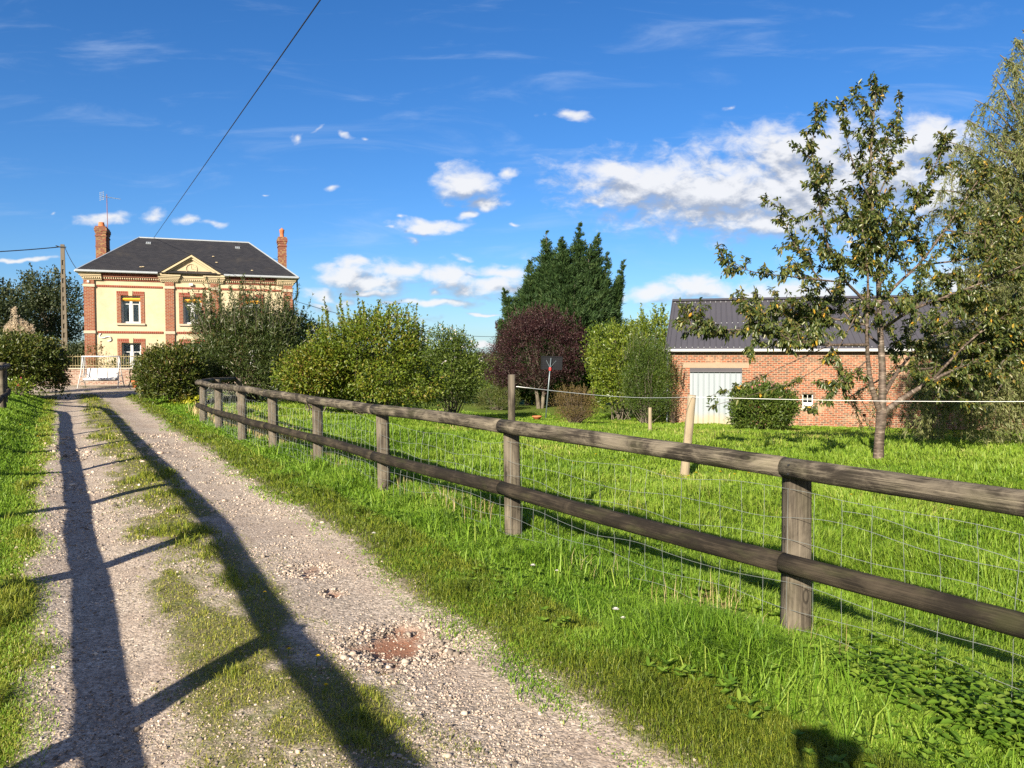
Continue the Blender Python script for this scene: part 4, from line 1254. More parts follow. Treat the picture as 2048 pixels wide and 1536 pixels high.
        if kind == 'round': pt.lathe([(0.20, 0), (0.19, 0.06), (0.155, 0.24), (0.16, 0.27), (0.145, 0.29), (0.11, 0.28), (0.10, 0.10)], (um, v0 + 0.4, zt), 16)
        else:
            pt.lathe([(0.15, 0), (0.13, 0.10), (0.12, 0.30), (0.145, 0.33), (0.15, 0.48), (0.175, 0.52), (0.06, 0.60), (0.02, 0.66)], (um, vm_, zt), 14)
        pt.build('chimney_pot', MAT['terracotta'], co, smooth=True)
        st = MB()
        if kind == 'round': st.tube([(u1, v0 + .3, 7.88), (1.35, 3.3, 7.86)], 0.016, 5)
        else: st.tube([(u0, v0 + .3, 7.92), (9.45, 3.9, 7.95)], 0.016, 5)
        st.build('chimney_stay', MAT['dark_metal'], co)
    # wall anchor shaped like an S lying on its side
    an = MB(); pts = []
    for i in range(25):
        t_ = i / 24
        if t_ < 0.5: a = math.pi * (0.62 + 1.15 * (t_ / 0.5)); cx, cz, rr = 0.90, 2.79, 0.125
        x = 0.74 + 0.62 * t_; z = 2.66 - 0.13 * (t_ - 0.5) * 2 + 0.16 * math.sin((t_ - 0.5) * 2 * math.pi * 0.95) * -1
        pts.append((x, -0.03, z))
    pts = [(0.82, -0.03, 2.86)] + [(0.76, -0.03, 2.82), (0.735, -0.03, 2.74), (0.77, -0.03, 2.66), (0.86, -0.03, 2.61), (0.97, -0.03, 2.62), (1.06, -0.03, 2.66), (1.15, -0.03, 2.69), (1.25, -0.03, 2.685), (1.325, -0.03, 2.63), (1.345, -0.03, 2.55), (1.31, -0.03, 2.47), (1.23, -0.03, 2.43), (1.15, -0.03, 2.44)]
    an.tube(pts, 0.038, 6); an.build('wall_anchor', MAT['white'], h, smooth=True)
    an2 = MB(); an2.tube([(1.055, -0.07, 2.655), (1.055, 0.02, 2.655)], 0.022, 6); an2.build('anchor_bolt', MAT['dark_metal'], h)
    # floodlight below the pediment, small alarm box, downpipe
    fl = MB(); fl.box(5.45, 5.66, -0.16, -0.06, 5.68, 5.82); fl.tube([(5.56, -0.07, 5.70), (5.56, 0.0, 5.62)], 0.02, 6); fl.build('floodlight', MAT['white'], h, bevel=0.02)
    sb = MB(); sb.box(0.18, 0.30, -0.16, -0.101, 5.70, 5.82); sb.build('alarm_box', MAT['white'], h, bevel=0.01)
    dp = MB(); dp.tube([(W + 0.30, 0.3, 6.28), (W + 0.33, 0.3, 5.35), (W + 0.25, 0.3, 5.12), (W + 0.06, 0.3, 5.02), (W + 0.06, 0.3, 0)], 0.05, 8); dp.build('downpipe', MAT['dark_metal'], h)
    # antenna on the left chimney
    M = h.matrix_basis
    c = Vector((-23.96, 43.2, 0)); f = Vector((0.9403, 0.3403, 0)); b = Vector((-0.3403, 0.9403, 0))
    a0 = c + f * 0.70 + b * 4.0
    an = thing('tv_antenna', 'thin rooftop aerial on a tall mast strapped to the wide chimney', 'antenna', (a0.x, a0.y, 8.8), HZ + R(35))
    m = MB(); m.tube([(0.02, 0, -0.6), (0, 0, 2.62)], 0.022, 6); m.build('mast', plain('rusty mast', (0.22, 0.09, 0.08)), an)
    m = MB(); m.tube([(-0.30, 0, 2.45), (0.85, 0, 2.47)], 0.014, 5)
    for i in range(9): x = -0.1 + i * 0.11; m.tube([(x, -0.16 + i * 0.007, 2.46), (x, 0.16 - i * 0.007, 2.46)], 0.008, 4)
    m.build('boom', MAT['zinc'], an)
    m = MB()
    for i in range(5): m.tube([(-0.30, -0.26, 2.25 + i * 0.11), (-0.30, 0.26, 2.25 + i * 0.11)], 0.010, 4)
    for s in (-1, 1): m.tube([(-0.30, s * 0.2, 2.2), (-0.30, s * 0.2, 2.72)], 0.010, 4)
    m.build('reflector', MAT['zinc'], an)
build_house()

# ================================================================== GARDEN WALL, RAILING, SWING, TABLE, POT
HO = Vector((-23.96, 43.2, 0)); HF = Vector((0.9403, 0.3403, 0)); HB = Vector((-0.3403, 0.9403, 0))
def hp(u, v, z=0.0):
    p = HO + HF * u + HB * v
    return Vector((p.x, p.y, z))

def build_terrace():
    p = hp(-2.4, -5.0)
    zt = 0.12
    w = thing('garden_wall', 'low pale brick garden wall behind the white swing seat', 'wall', (p.x, p.y, 0), HZ)
    m = MB(); m.box(0, 14, 0, 0.22, -0.2, 0.93); m.build('brickwork', MAT['brick_pale'], w)
    m = MB(); m.box(-0.03, 14.03, -0.04, 0.26, 0.93, 1.0); m.build('coping', MAT['stone_grey'], w, bevel=0.01)
    r = thing('garden_railing', 'cream iron railing standing on the low garden wall', 'railing', (p.x, p.y, 1.0), HZ)
    m = MB(); x = 0.1
    rl = random.Random(3)
    while x < 13.9:
        m.tube([(x, 0.11, 0.0), (x, 0.11, 0.66 + (0.03 if int(x * 10) % 3 else 0.0))], 0.011, 5); x += 0.115
    m.build('baluster_row', MAT['railing'], r)
    for z in (0.10, 0.56):
        m = MB(); m.box(0, 14, 0.097, 0.123, z, z + 0.032); m.build('rail', MAT['railing'], r)
    # terrace ground fill behind the wall
    # ---- swing seat
    sc = ghit(203, 776)
    s = thing('garden_swing', 'white three-seat garden swing in front of the low wall', 'swing seat', (sc.x, sc.y, sc.z), R(14))
    s.scale = (0.80, 1, 1)
    f = MB()
    for sx in (-1, 1):
        x = 1.0 * sx
        f.tube([(x * 1.06, -0.62, 0.0), (x * 0.99, -0.20, 0.80), (x * 0.97, -0.04, 1.46)], 0.026, 7)
        f.tube([(x * 1.06, 0.62, 0.0), (x * 0.99, 0.20, 0.80), (x * 0.97, 0.04, 1.46)], 0.026, 7)
        f.tube([(x * 1.01, -0.32, 0.56), (x * 1.01, 0.32, 0.56)], 0.018, 6)
        f.tube([(x * 1.05, -0.50, 0.22), (x * 1.05, -0.2, 0.30), (x * 1.05, 0.2, 0.30), (x * 1.05, 0.50, 0.22)], 0.016, 6)
    f.tube([(-1.02, 0, 1.475), (1.02, 0, 1.475)], 0.030, 7)
    f.build('frame', MAT['white'], s, smooth=True)
    hg = MB()
    for sx in (-1, 1):
        hg = MB(); x = 0.86 * sx
        hg.tube([(x, 0, 1.46), (x, -0.06, 0.52)], 0.012, 5); hg.tube([(x, 0.02, 1.46), (x, 0.30, 0.86)], 0.010, 5)
        hg.tube([(x, -0.36, 0.42), (x, -0.36, 0.66), (x, 0.22, 0.70)], 0.018, 6)
        hg.build('hanger', MAT['white'], s)
    sf = MB()
    sf.box(-0.86, 0.86, -0.36, 0.26, 0.34, 0.38); sf.box(-0.86, 0.86, 0.25, 0.29, 0.38, 0.86)
    sf.build('seat_frame', MAT['dark_metal'], s)
    for k in range(3):
        c = MB()
        x0 = -0.84 + k * 0.56
        nx, nz = 8, 10
        prof = [(-0.42, 0.36), (-0.44, 0.42), (-0.38, 0.49), (-0.20, 0.475), (0.02, 0.47), (0.12, 0.52), (0.17, 0.66), (0.21, 0.80), (0.25, 0.92), (0.31, 0.93), (0.33, 0.86), (0.27, 0.62), (0.20, 0.42), (0.0, 0.385), (-0.25, 0.38)]
        vs = []; fs = []
        for i in range(nx + 1):
            e = math.sin(math.pi * i / nx) ** 0.4 if 0 < i < nx else 0.0
            for y, z in prof:
                cy, cz = (0.06, 0.5)
                k_ = 0.93 + 0.07 * e
                vs.append((x0 + 0.012 + 0.536 * i / nx, cy + (y - cy) * k_ , cz + (z - cz) * k_))
        n = len(prof)
        for i in range(nx):
            for j in range(n): fs.append((i * n + j, i * n + (j + 1) % n, (i + 1) * n + (j + 1) % n, (i + 1) * n + j))
        fs.append(tuple(range(n))); fs.append(tuple(reversed(range(nx * n, nx * n + n))))
        c.add(vs, fs); c.build('cushion', MAT['cushion'], s, smooth=True)
    # ---- bistro table
    tp = ghit(263, 774)
    tp = Vector((tp.x - 0.05, tp.y + 0.15, gz(tp.x, tp.y)))
    t = thing('bistro_table', 'small round iron table with bowed black legs beside the swing seat', 'table', tp, 0)
    m = MB(); m.lathe([(0.0, 0.83), (0.34, 0.83), (0.355, 0.845), (0.34, 0.86), (0.0, 0.86)], n=24); m.build('tabletop', MAT['zinc'], t)
    for k in range(3):
        a = 2 * math.pi * k / 3 + 0.4; ca, sa = math.cos(a), math.sin(a)
        m = MB(); m.tube([(0.05 * ca, 0.05 * sa, 0.83), (0.20 * ca, 0.20 * sa, 0.70), (0.11 * ca, 0.11 * sa, 0.45), (0.15 * ca, 0.15 * sa, 0.22), (0.32 * ca, 0.32 * sa, 0.0)], 0.016, 6); m.build('leg', MAT['dark_metal'], t, smooth=True)
    # ---- terracotta pot with herbs
    pp = ghit(273, 777)
    t = thing('flower_pot', 'terracotta pot with a low green plant at the foot of the garden wall', 'flower pot', pp, 0)
    m = MB(); m.lathe([(0.15, 0), (0.20, 0.30), (0.225, 0.30), (0.23, 0.37), (0.205, 0.37), (0.19, 0.32), (0.0, 0.31)], n=20); m.build('pot', MAT['terracotta'], t, smooth=True)
    F = Foliage(); n = 320
    d = rdirs(n); d[:, 2] = np.abs(d[:, 2])
    F.add(np.array([0, 0, 0.32]) + d * np.array([0.24, 0.24, 0.28]) * rng.random((n, 1)) ** 0.5, d + [0, 0, 0.4], rdirs(n), 0.075, 0.03, rng.random(n))
    F.build('foliage', MAT['midgreen'], t, simple=True)
build_terrace()

# ================================================================== UTILITY POLE AND CABLES
def build_pole():
    d = 47.0
    b = P(127, 705, d); top = P(125, 489, d)
    z0 = gz(b.x, b.y)
    t = thing('utility_pole', 'grey concrete pole with a ladder of square holes beside the house', 'utility pole', (top.x, d, z0), R(22))
    H = top.z - z0
    m = MB()
    w0, w1 = 0.16, 0.105
    n = 15
    for sx in (-1, 1):
        m.add([(sx * w0 * 0.5, -0.11, -0.3), (sx * w0, -0.11, -0.3), (sx * w0, 0.11, -0.3), (sx * w0 * .5, 0.11, -0.3),
               (sx * w1 * .5, -0.08, H), (sx * w1, -0.08, H), (sx * w1, 0.08, H), (sx * w1 * .5, 0.08, H)],
              [(0, 1, 2, 3), (7, 6, 5, 4), (0, 4, 5, 1), (1, 5, 6, 2), (2, 6, 7, 3), (3, 7, 4, 0)])
    m.add([(-w0 * .6, -0.02, -0.3), (w0 * .6, -0.02, -0.3), (w0 * .6, 0.02, -0.3), (-w0 * .6, 0.02, -0.3), (-w1 * .6, -0.02, H), (w1 * .6, -0.02, H), (w1 * .6, 0.02, H), (-w1 * .6, 0.02, H)], [(0, 1, 5, 4), (2, 3, 7, 6)])
    for i in range(n):
        z = H * (i + 0.5) / n; w = (w0 + (w1 - w0) * z / H) * 0.5
        m.box(-w - 0.003, w + 0.003, -0.078, 0.078, z - 0.13, z + 0.12)
    m.box(-w1 * .5 - .004, w1 * .5 + .004, -0.082, 0.082, H - 0.9, H + 0.004)
    m.build('pole', MAT['concrete'], t)
    i = MB(); i.box(-0.20, 0.20, -0.12, -0.06, H - 0.20, H - 0.13); i.tube([(-0.17, -0.1, H - .15), (-0.35, -0.1, H - 0.1)], 0.03, 6); i.build('cable_clamp', MAT['dark_metal'], t)
    return Vector((top.x, d, top.z))
PT = build_pole()

def cable(name, label, a, b, sag, r, n=24, mat='cable', cat='cable', group='overhead cables'):
    a = Vector(a); b = Vector(b)
    pts = [a.lerp(b, i / (n - 1)) - Vector((0, 0, sag * 4 * (i / (n - 1)) * (1 - i / (n - 1)))) for i in range(n)]
    m = MB(); m.tube(pts, r, 5)
    o = m.build(name, MAT[mat], None, smooth=True)
    return tag(o, label, cat, group)

rid = hp(3.25, 4.2, 8.95)
cable('overhead_cable', 'black cable climbing steeply from the roof ridge across the blue sky', rid, P(735, -135, 11.0), 0.0, 0.0125)
cable('overhead_cable', 'black cable leading from the concrete pole out of view', Vector((PT.x - 0.2, PT.y, PT.z - 0.15)), P(-260, 508, 40), 0.15, 0.03)
cable('overhead_cable', 'thin black cable dropping from the concrete pole to the corner of the house', Vector((PT.x + 0.15, PT.y, PT.z - 0.2)), hp(-0.2, -0.3, 6.30), 0.12, 0.018)
cable('overhead_cable', 'thin black cable sagging from the wall beside the downpipe to the far right', hp(11.45, 0.2, 4.95), P(1080, 669, 62), 0.9, 0.016)

# ================================================================== BARN
def build_barn():
    h = thing('brick_barn', 'long low red brick barn with a dark ribbed metal roof behind the garden trees', 'barn', BARN_O, BARN_A)
    L_, D_ = 25.0, 12.0
    zg, ze, zr = -1.7, 1.86, 4.44
    w = MB()
    holes = [(0.93, 2.95, -1.45, 0.93), (5.53, 5.96, -0.60, 0.0), (0.16, 0.30, 0.93, 1.03), (7.9, 8.04, -0.93, -0.80), (0.80, 0.90, -0.62, -0.42)]
    wall_with_holes(w, 0, L_, zg, ze, 0, 0.35, holes)
    w.box(0, 0.35, 0.35, D_, zg, ze); w.box(L_ - 0.35, L_, 0.35, D_, zg, ze); w.box(0.35, L_ - 0.35, D_ - 0.35, D_, zg, ze)
    for x0 in (0.0, L_ - 0.35):
        w.add([(x0, 0, ze), (x0, D_, ze), (x0, D_ / 2, zr - 0.08), (x0 + 0.35, 0, ze), (x0 + 0.35, D_, ze), (x0 + 0.35, D_ / 2, zr - 0.08)], [(0, 1, 2), (5, 4, 3), (0, 3, 4, 1), (1, 4, 5, 2), (2, 5, 3, 0)])
    w.build('wall', MAT['brick_barn'], h)
    # ribbed roof sheets, front and back slope
    prof = []
    x = -0.18
    while x < L_ + 0.15:
        prof += [(x, 0.0), (x + 0.105, 0.0), (x + 0.12, 0.035), (x + 0.15, 0.035), (x + 0.165, 0.0)]; x += 0.25
    prof.append((L_ + 0.18, 0.0))
    for sgn, nm in ((1, 'roof'), (-1, 'roof')):
        y0, y1 = (-0.22, D_ / 2) if sgn > 0 else (D_ + 0.22, D_ / 2)
        sl = (zr - ze) / (D_ / 2)
        ze_ = ze - 0.22 * sl + 0.10
        vs = []
        for y, z in ((y0, ze_), ((y0 + y1) / 2, (ze_ + zr + 0.02) / 2), (y1, zr + 0.02)):
            vs += [(a, y, z + b) for a, b in prof]
        n = len(prof)
        m = MB(); fs = [(k * n + i, k * n + i + 1, (k + 1) * n + i + 1, (k + 1) * n + i) for k in range(2) for i in range(n - 1)]
        if sgn < 0: fs = [tuple(reversed(f)) for f in fs]
        m.add(vs, fs)
        ro = m.build('roof', MAT['metal_roof'], h)
        so = ro.modifiers.new('thick', 'SOLIDIFY'); so.thickness = 0.02; so.offset = -1
        if sgn > 0:
            r = MB(); r.prism([(0, 0)], 0, 0) if False else None
            r.add([(-0.2, D_ / 2 - 0.28, zr - 0.02), (-0.2, D_ / 2, zr + 0.10), (-0.2, D_ / 2 + 0.28, zr - 0.02), (L_ + 0.2, D_ / 2 - 0.28, zr - 0.02), (L_ + 0.2, D_ / 2, zr + 0.10), (L_ + 0.2, D_ / 2 + 0.28, zr - 0.02)],
                  [(0, 3, 4, 1), (1, 4, 5, 2), (0, 1, 2), (5, 4, 3)])
            r.build('ridge_cap', MAT['metal_roof'], ro)
            v = MB(); v.add([(-0.21, y0, ze_ - 0.10), (-0.21, y1, zr - 0.10), (-0.21, y1, zr + 0.07), (-0.21, y0, ze_ + 0.06), (-0.17, y0, ze_ - 0.10), (-0.17, y1, zr - 0.10), (-0.17, y1, zr + 0.07), (-0.17, y0, ze_ + 0.06)],
                          [(0, 3, 2, 1), (4, 5, 6, 7), (3, 7, 6, 2), (0, 1, 5, 4), (0, 4, 7, 3)])
            v.build('verge_trim', MAT['metal_roof'], ro)
            sc = MB()
            for i in range(100):
                for t_ in (0.03, 0.48, 0.93):
                    xx = -0.045 + i * 0.25
                    if xx > L_: break
                    y = y0 + (y1 - y0) * t_; z = ze_ + (zr + 0.02 - ze_) * t_ + 0.035
                    sc.box(xx - 0.017, xx + 0.017, y - 0.02, y + 0.02, z, z + 0.02)
            tag(sc.build('screw_row', MAT['zinc'], ro), None, None, None, 'stuff')
    g = MB(); g.tube([(-0.25, -0.29, ze - 0.01), (L_ + 0.2, -0.29, ze - 0.01)], 0.065, 8); g.build('gutter', MAT['white'], h)
    g = MB(); g.tube([(-0.12, -0.28, ze - 0.05), (-0.12, -0.16, ze - 0.25), (-0.10, -0.07, ze - 0.40), (-0.10, -0.07, -1.5)], 0.045, 8); g.build('downpipe', MAT['zinc'], h)
    # sliding zinc door
    d = MB()
    pr = []
    x = 0.87
    while x < 2.98:
        pr += [(x, -0.055), (x + 0.10, -0.055), (x + 0.115, -0.082), (x + 0.145, -0.082), (x + 0.16, -0.055)]; x += 0.225
    pr.append((3.02, -0.055))
    n = len(pr)
    vs = [(a, b, -1.50) for a, b in pr] + [(a, b, 0.96) for a, b in pr] + [(a, -0.03, -1.50) for a, b in pr] + [(a, -0.03, 0.96) for a, b in pr]
    fs = []
    for i in range(n - 1):
        fs += [(i, i + 1, n + i + 1, n + i), (2 * n + i, 3 * n + i, 3 * n + i + 1, 2 * n + i + 1), (n + i, n + i + 1, 3 * n + i + 1, 3 * n + i)]
    fs += [(0, n, 3 * n, 2 * n), (n - 1, 3 * n - 1, 4 * n - 1, 2 * n - 1)]
    d.add(vs, fs)
    do = d.build('door', MAT['zinc_door'], h)
    hd = MB(); hd.box(1.98, 2.02, -0.12, -0.083, -0.72, -0.56); hd.build('handle', MAT['black_plastic'], do)
    tr = MB()
    tr.add([(0.86, -0.03, 1.08), (3.05, -0.03, 1.08), (3.05, -0.17, 0.95), (0.86, -0.17, 0.95), (0.86, -0.03, 0.99), (3.05, -0.03, 0.99), (3.05, -0.17, 0.91), (0.86, -0.17, 0.91)],
           [(0, 3, 2, 1), (4, 5, 6, 7), (3, 7, 6, 2), (0, 4, 7, 3), (1, 2, 6, 5)])
    tr.build('track_cover', MAT['metal_roof'], do)
    lb = MB(); lb.box(0.55, 3.35, -0.012, 0.05, 1.085, 1.30); lb.build('lintel', plain('old oak', (0.26, 0.20, 0.14)), h)
    # little window
    f = MB()
    f.box(5.53, 5.57, 0.10, 0.16, -0.60, 0.0); f.box(5.92, 5.96, 0.10, 0.16, -0.60, 0.0); f.box(5.57, 5.92, 0.10, 0.16, -0.04, 0.0); f.box(5.57, 5.92, 0.10, 0.16, -0.60, -0.36)
    f.box(5.735, 5.755, 0.11, 0.15, -0.36, -0.04); f.box(5.57, 5.92, 0.112, 0.148, -0.20, -0.185)
    fo = f.build('window', plain('chalky frame', (0.55, 0.55, 0.52)), h)
    g = MB(); g.box(5.56, 5.93, 0.125, 0.13, -0.36, -0.03); g.build('pane', MAT['glass'], fo)
    s = MB(); s.box(5.47, 6.02, -0.07, 0.098, -0.70, -0.603); s.build('sill', MAT['stone_grey'], fo)
    v = MB(); v.box(0.16, 0.30, 0.02, 0.06, 0.86, 0.93); v.build('vent', MAT['white'], h)
    b = MB(); b.box(11.0, 11.9, 0.05, 0.10, -0.1, 0.5) if False else None
    fl = MB(); fl.box(0.36, L_ - 0.36, 0.36, D_ - 0.36, zg, zg + 0.1); fl.build('inner_floor', MAT['concrete'], h)
build_barn()

# ================================================================== FENCES
def fence_posts(base, hts, name, label, lower_h, top_h, side, mesh=True, rail_r=0.061):
    """posts at base points, two round rails nailed to one face; side = +1/-1 picks the face"""
    p0 = Vector((base[0][0], base[0][1], gz(*base[0])))
    t = thing(name, label, 'fence', p0, 0)
    B = [Vector((x, y, gz(x, y))) for x, y in base]
    n = len(B)
    nrm = []
    for i in range(n):
        a = B[max(0, i - 1)]; b = B[min(n - 1, i + 1)]
        d = (b - a); d.z = 0; d.normalize()
        nrm.append(Vector((d.y, -d.x, 0)) * side)
    rl = random.Random(8)
    for i, b in enumerate(B):
        d = Vector((-nrm[i].y, nrm[i].x, 0))
        m = MB()
        lean = Vector((rl.gauss(0, .012), rl.gauss(0, .012), 0))
        H = hts[i]
        zz = [-0.25, 0.0, 0.12, 0.35, 0.6, 0.85, H - 0.02, H]
        rr = [0.077, 0.077, 0.078, 0.075, 0.075, 0.074, 0.073, 0.064]
        m.tube([b - p0 + lean * z + Vector((0, 0, z)) for z in zz], [r * (1 + rl.gauss(0, .012)) for r in rr], 12, True, 0.018, 0.55)
        m.build('post', MAT['post_wood'], t, smooth=True)
    for zt, wood, k in ((top_h, 'rail_wood', 0), (lower_h, 'rail_wood_dark', 1)):
        for i in range(n - 1):
            a = B[i] + nrm[i] * (0.075 + rail_r * 0.8); b = B[i + 1] + nrm[i + 1] * (0.075 + rail_r * 0.8)
            za = (zt[i] if hasattr(zt, '__len__') else zt); zb2 = (zt[i + 1] if hasattr(zt, '__len__') else zt)
            a = Vector((a.x, a.y, a.z + za)); b = Vector((b.x, b.y, b.z + zb2))
            dd = (b - a).normalized()
            K = 14
            bow = Vector((rl.gauss(0, .008), rl.gauss(0, .008), rl.gauss(0, .010)))
            s0 = rail_r * (1 + rl.uniform(-.05, .07)); s1 = rail_r * (1 + rl.uniform(-.07, .05))
            pts = [a.lerp(b, j / (K - 1)) + bow * math.sin(math.pi * j / (K - 1)) - p0 for j in range(K)]
            m = MB(); m.tube(pts, [(s0 + (s1 - s0) * j / (K - 1)) * (1 + rl.gauss(0, .012)) for j in range(K)], 14, True, 0.012)
            o = m.build('rail', MAT[wood], t, smooth=True)
            if k == 0 and mesh:   # nail heads at the joints
                for e in (0.05, -0.05):
                    nl = MB()
                    q = b - dd * 0.07 + nrm[i + 1] * (s1 * 0.97) + Vector((0, 0, e * 0.5)) - p0
                    nl.tube([q - nrm[i + 1] * 0.01, q + nrm[i + 1] * 0.004], 0.006, 6)
                    nl.build('nail', MAT['dark_metal'], o)
    if mesh:
        m = MB()
        hs = [0.04, 0.17, 0.30, 0.43, 0.56, 0.70, 0.86]
        ph = rl.random() * 6
        tot = 0.0
        pos = []
        for i in range(n - 1):
            a = B[i] + nrm[i] * 0.088; b = B[i + 1] + nrm[i + 1] * 0.088
            Ls = (b - a).length
            K = max(5, int(Ls / 0.085))
            for j in range(K + (i == n - 2)):
                s = j / K
                q = a.lerp(b, s); q.z = gz(q.x, q.y)
                pos.append((tot + s * Ls, q, math.sin(math.pi * s), nrm[i]))
            tot += Ls
        def wp(k, h):
            s, q, sg, nn = pos[k]
            w = 0.018 * math.sin(s * 7.3 + h * 9 + ph) + 0.030 * math.sin(s * 2.1 + h * 3)
            sag = -0.05 * sg * (h / 0.9) * (0.6 + 0.5 * math.sin(s * 0.9))
            return q - p0 + Vector((0, 0, h + sag + 0.016 * math.sin(s * 5.1 + h * 20))) - nn * abs(w) * sg
        for h in hs:
            m.tube([wp(k, h) for k in range(len(pos))], 0.0014, 4, False)
        for k in range(0, len(pos), 2):
            m.tube([wp(k, hs[0])] + [wp(k, h) for h in hs[1:]], 0.0012, 4, False)
        # a loose slack strand
        m.build('wire_mesh', MAT['wire'], t)
        m = MB()
        st = [wp(k, 0.79) for k in range(len(pos))]
        m.tube([q + Vector((0, 0, 0.006 * math.sin(i * 0.9) - 0.004 * i)) for i, q in enumerate(reversed([s_ for i_, s_ in enumerate(st) if pos[i_][0] < 5.05]))], 0.0015, 4, False)
        m.build('loose_strand', MAT['wire'], t)
    return t, B

RF = [(4.72, 0.15), (3.16, 2.28), (1.68, 4.50), (0.01, 6.98), (-1.54, 9.22), (-2.89, 11.45), (-4.10, 13.2), (-5.24, 14.9), (-6.45, 16.9), (-7.60, 18.9), (-8.05, 21.0), (-8.35, 23.5)]
RH = [1.015] * 12
fence_posts(RF, RH, 'wooden_fence', 'weathered round-rail wooden fence with sheep netting running along the right of the drive', 0.44, 1.00, -1)

LQ = [(-3.4, -1.45), (-1.2, -1.42), (1.66, -1.4), (4.3, 0), (6.82, 0), (9.15, 0), (11.6, 0), (14.1, 0), (16.6, 0), (18.9, 0), (20.6, 0)]
def left_line():
    pts = []
    for y in (-3.9, -1.1, 1.66, 4.3, 6.9, 9.4, 11.9, 14.4, 16.8, 19.0):
        q = -2.24 - 0.08 * float(S(3, 16, y)) + 0.10 * float(S(1, 4, y))
        x = 1.07 + (q - y * 0.505) / 0.863
        pts.append((x, y))
    pts.append((-13.70, 20.7)); pts.append((-15.9, 22.4)); pts.append((-18.3, 23.6))
    return pts
LP = left_line()
def lh(z):                          # rails level above z = 0 although the bank rises
    return [z - gz(x, y) for x, y in LP]
fence_posts(LP, [1.45 - gz(x, y) for x, y in LP], 'wooden_fence', 'weathered wooden fence on the bank left of the drive, ending at the dark bush', [z + 0.05 * float(S(5, 1, LP[i][1])) for i, z in enumerate(lh(0.70))], [z - 0.05 * float(S(5, 1, LP[i][1])) for i, z in enumerate(lh(1.37))], 1, mesh=False)

# stakes and the electric line
def stake(label, base, top, r, mat='stake_wood', name='wooden_stake', sq=0.4, group=None):
    b = Vector(base); b.z = gz(b.x, b.y)
    tp = Vector(top)
    m = MB(); K = 8
    m.tube([(b - Vector((0, 0, .2))).lerp(tp, i / (K - 1)) - b for i in range(K)], [r * (1.05 - 0.1 * i / (K - 1)) * (1 + random.gauss(0, .02)) for i in range(K)], 10, True, 0.03, sq)
    o = m.build(name, MAT[mat], None, smooth=True)
    o.location = b
    return tag(o, label, 'post', group)
g1 = P(1024, 835, 7.22); stake('tall thin grey stake rising above the fence rail with the electric line tied to it', (g1.x, 7.22, 0), P(1023, 749, 7.2), 0.036, 'post_wood')
g2 = ghit(1366, 956); tp2 = P(1384, 790, g2.y); stake('pale leaning stake in the meadow that carries the electric line', g2, tp2, 0.065)
g3 = ghit(1300, 864); stake('short thin stake standing in the grass before the barn', g3, P(1300, 815, g3.y), 0.045)
a = P(1033, 773, 7.15); b = P(1384, 794, g2.y - 0.07); c = P(2400, 800, 9.0)
m = MB()
pts = [a.lerp(b, i / 15) - Vector((0, 0, 0.05 * math.sin(math.pi * i / 15))) for i in range(16)] + [b.lerp(c, i / 15) - Vector((0, 0, 0.04 * math.sin(math.pi * i / 15))) for i in range(1, 16)]
m.tube(pts, 0.0032, 5); tag(m.build('electric_line', MAT['rope'], None, smooth=True), 'white electric rope strung from stake to stake across the meadow', 'rope')
stake('thin grey stake off to the right at the end of the electric line', (c.x + 0.03, c.y, 0), c + Vector((0.03, 0, 0.08)), 0.035, 'post_wood')

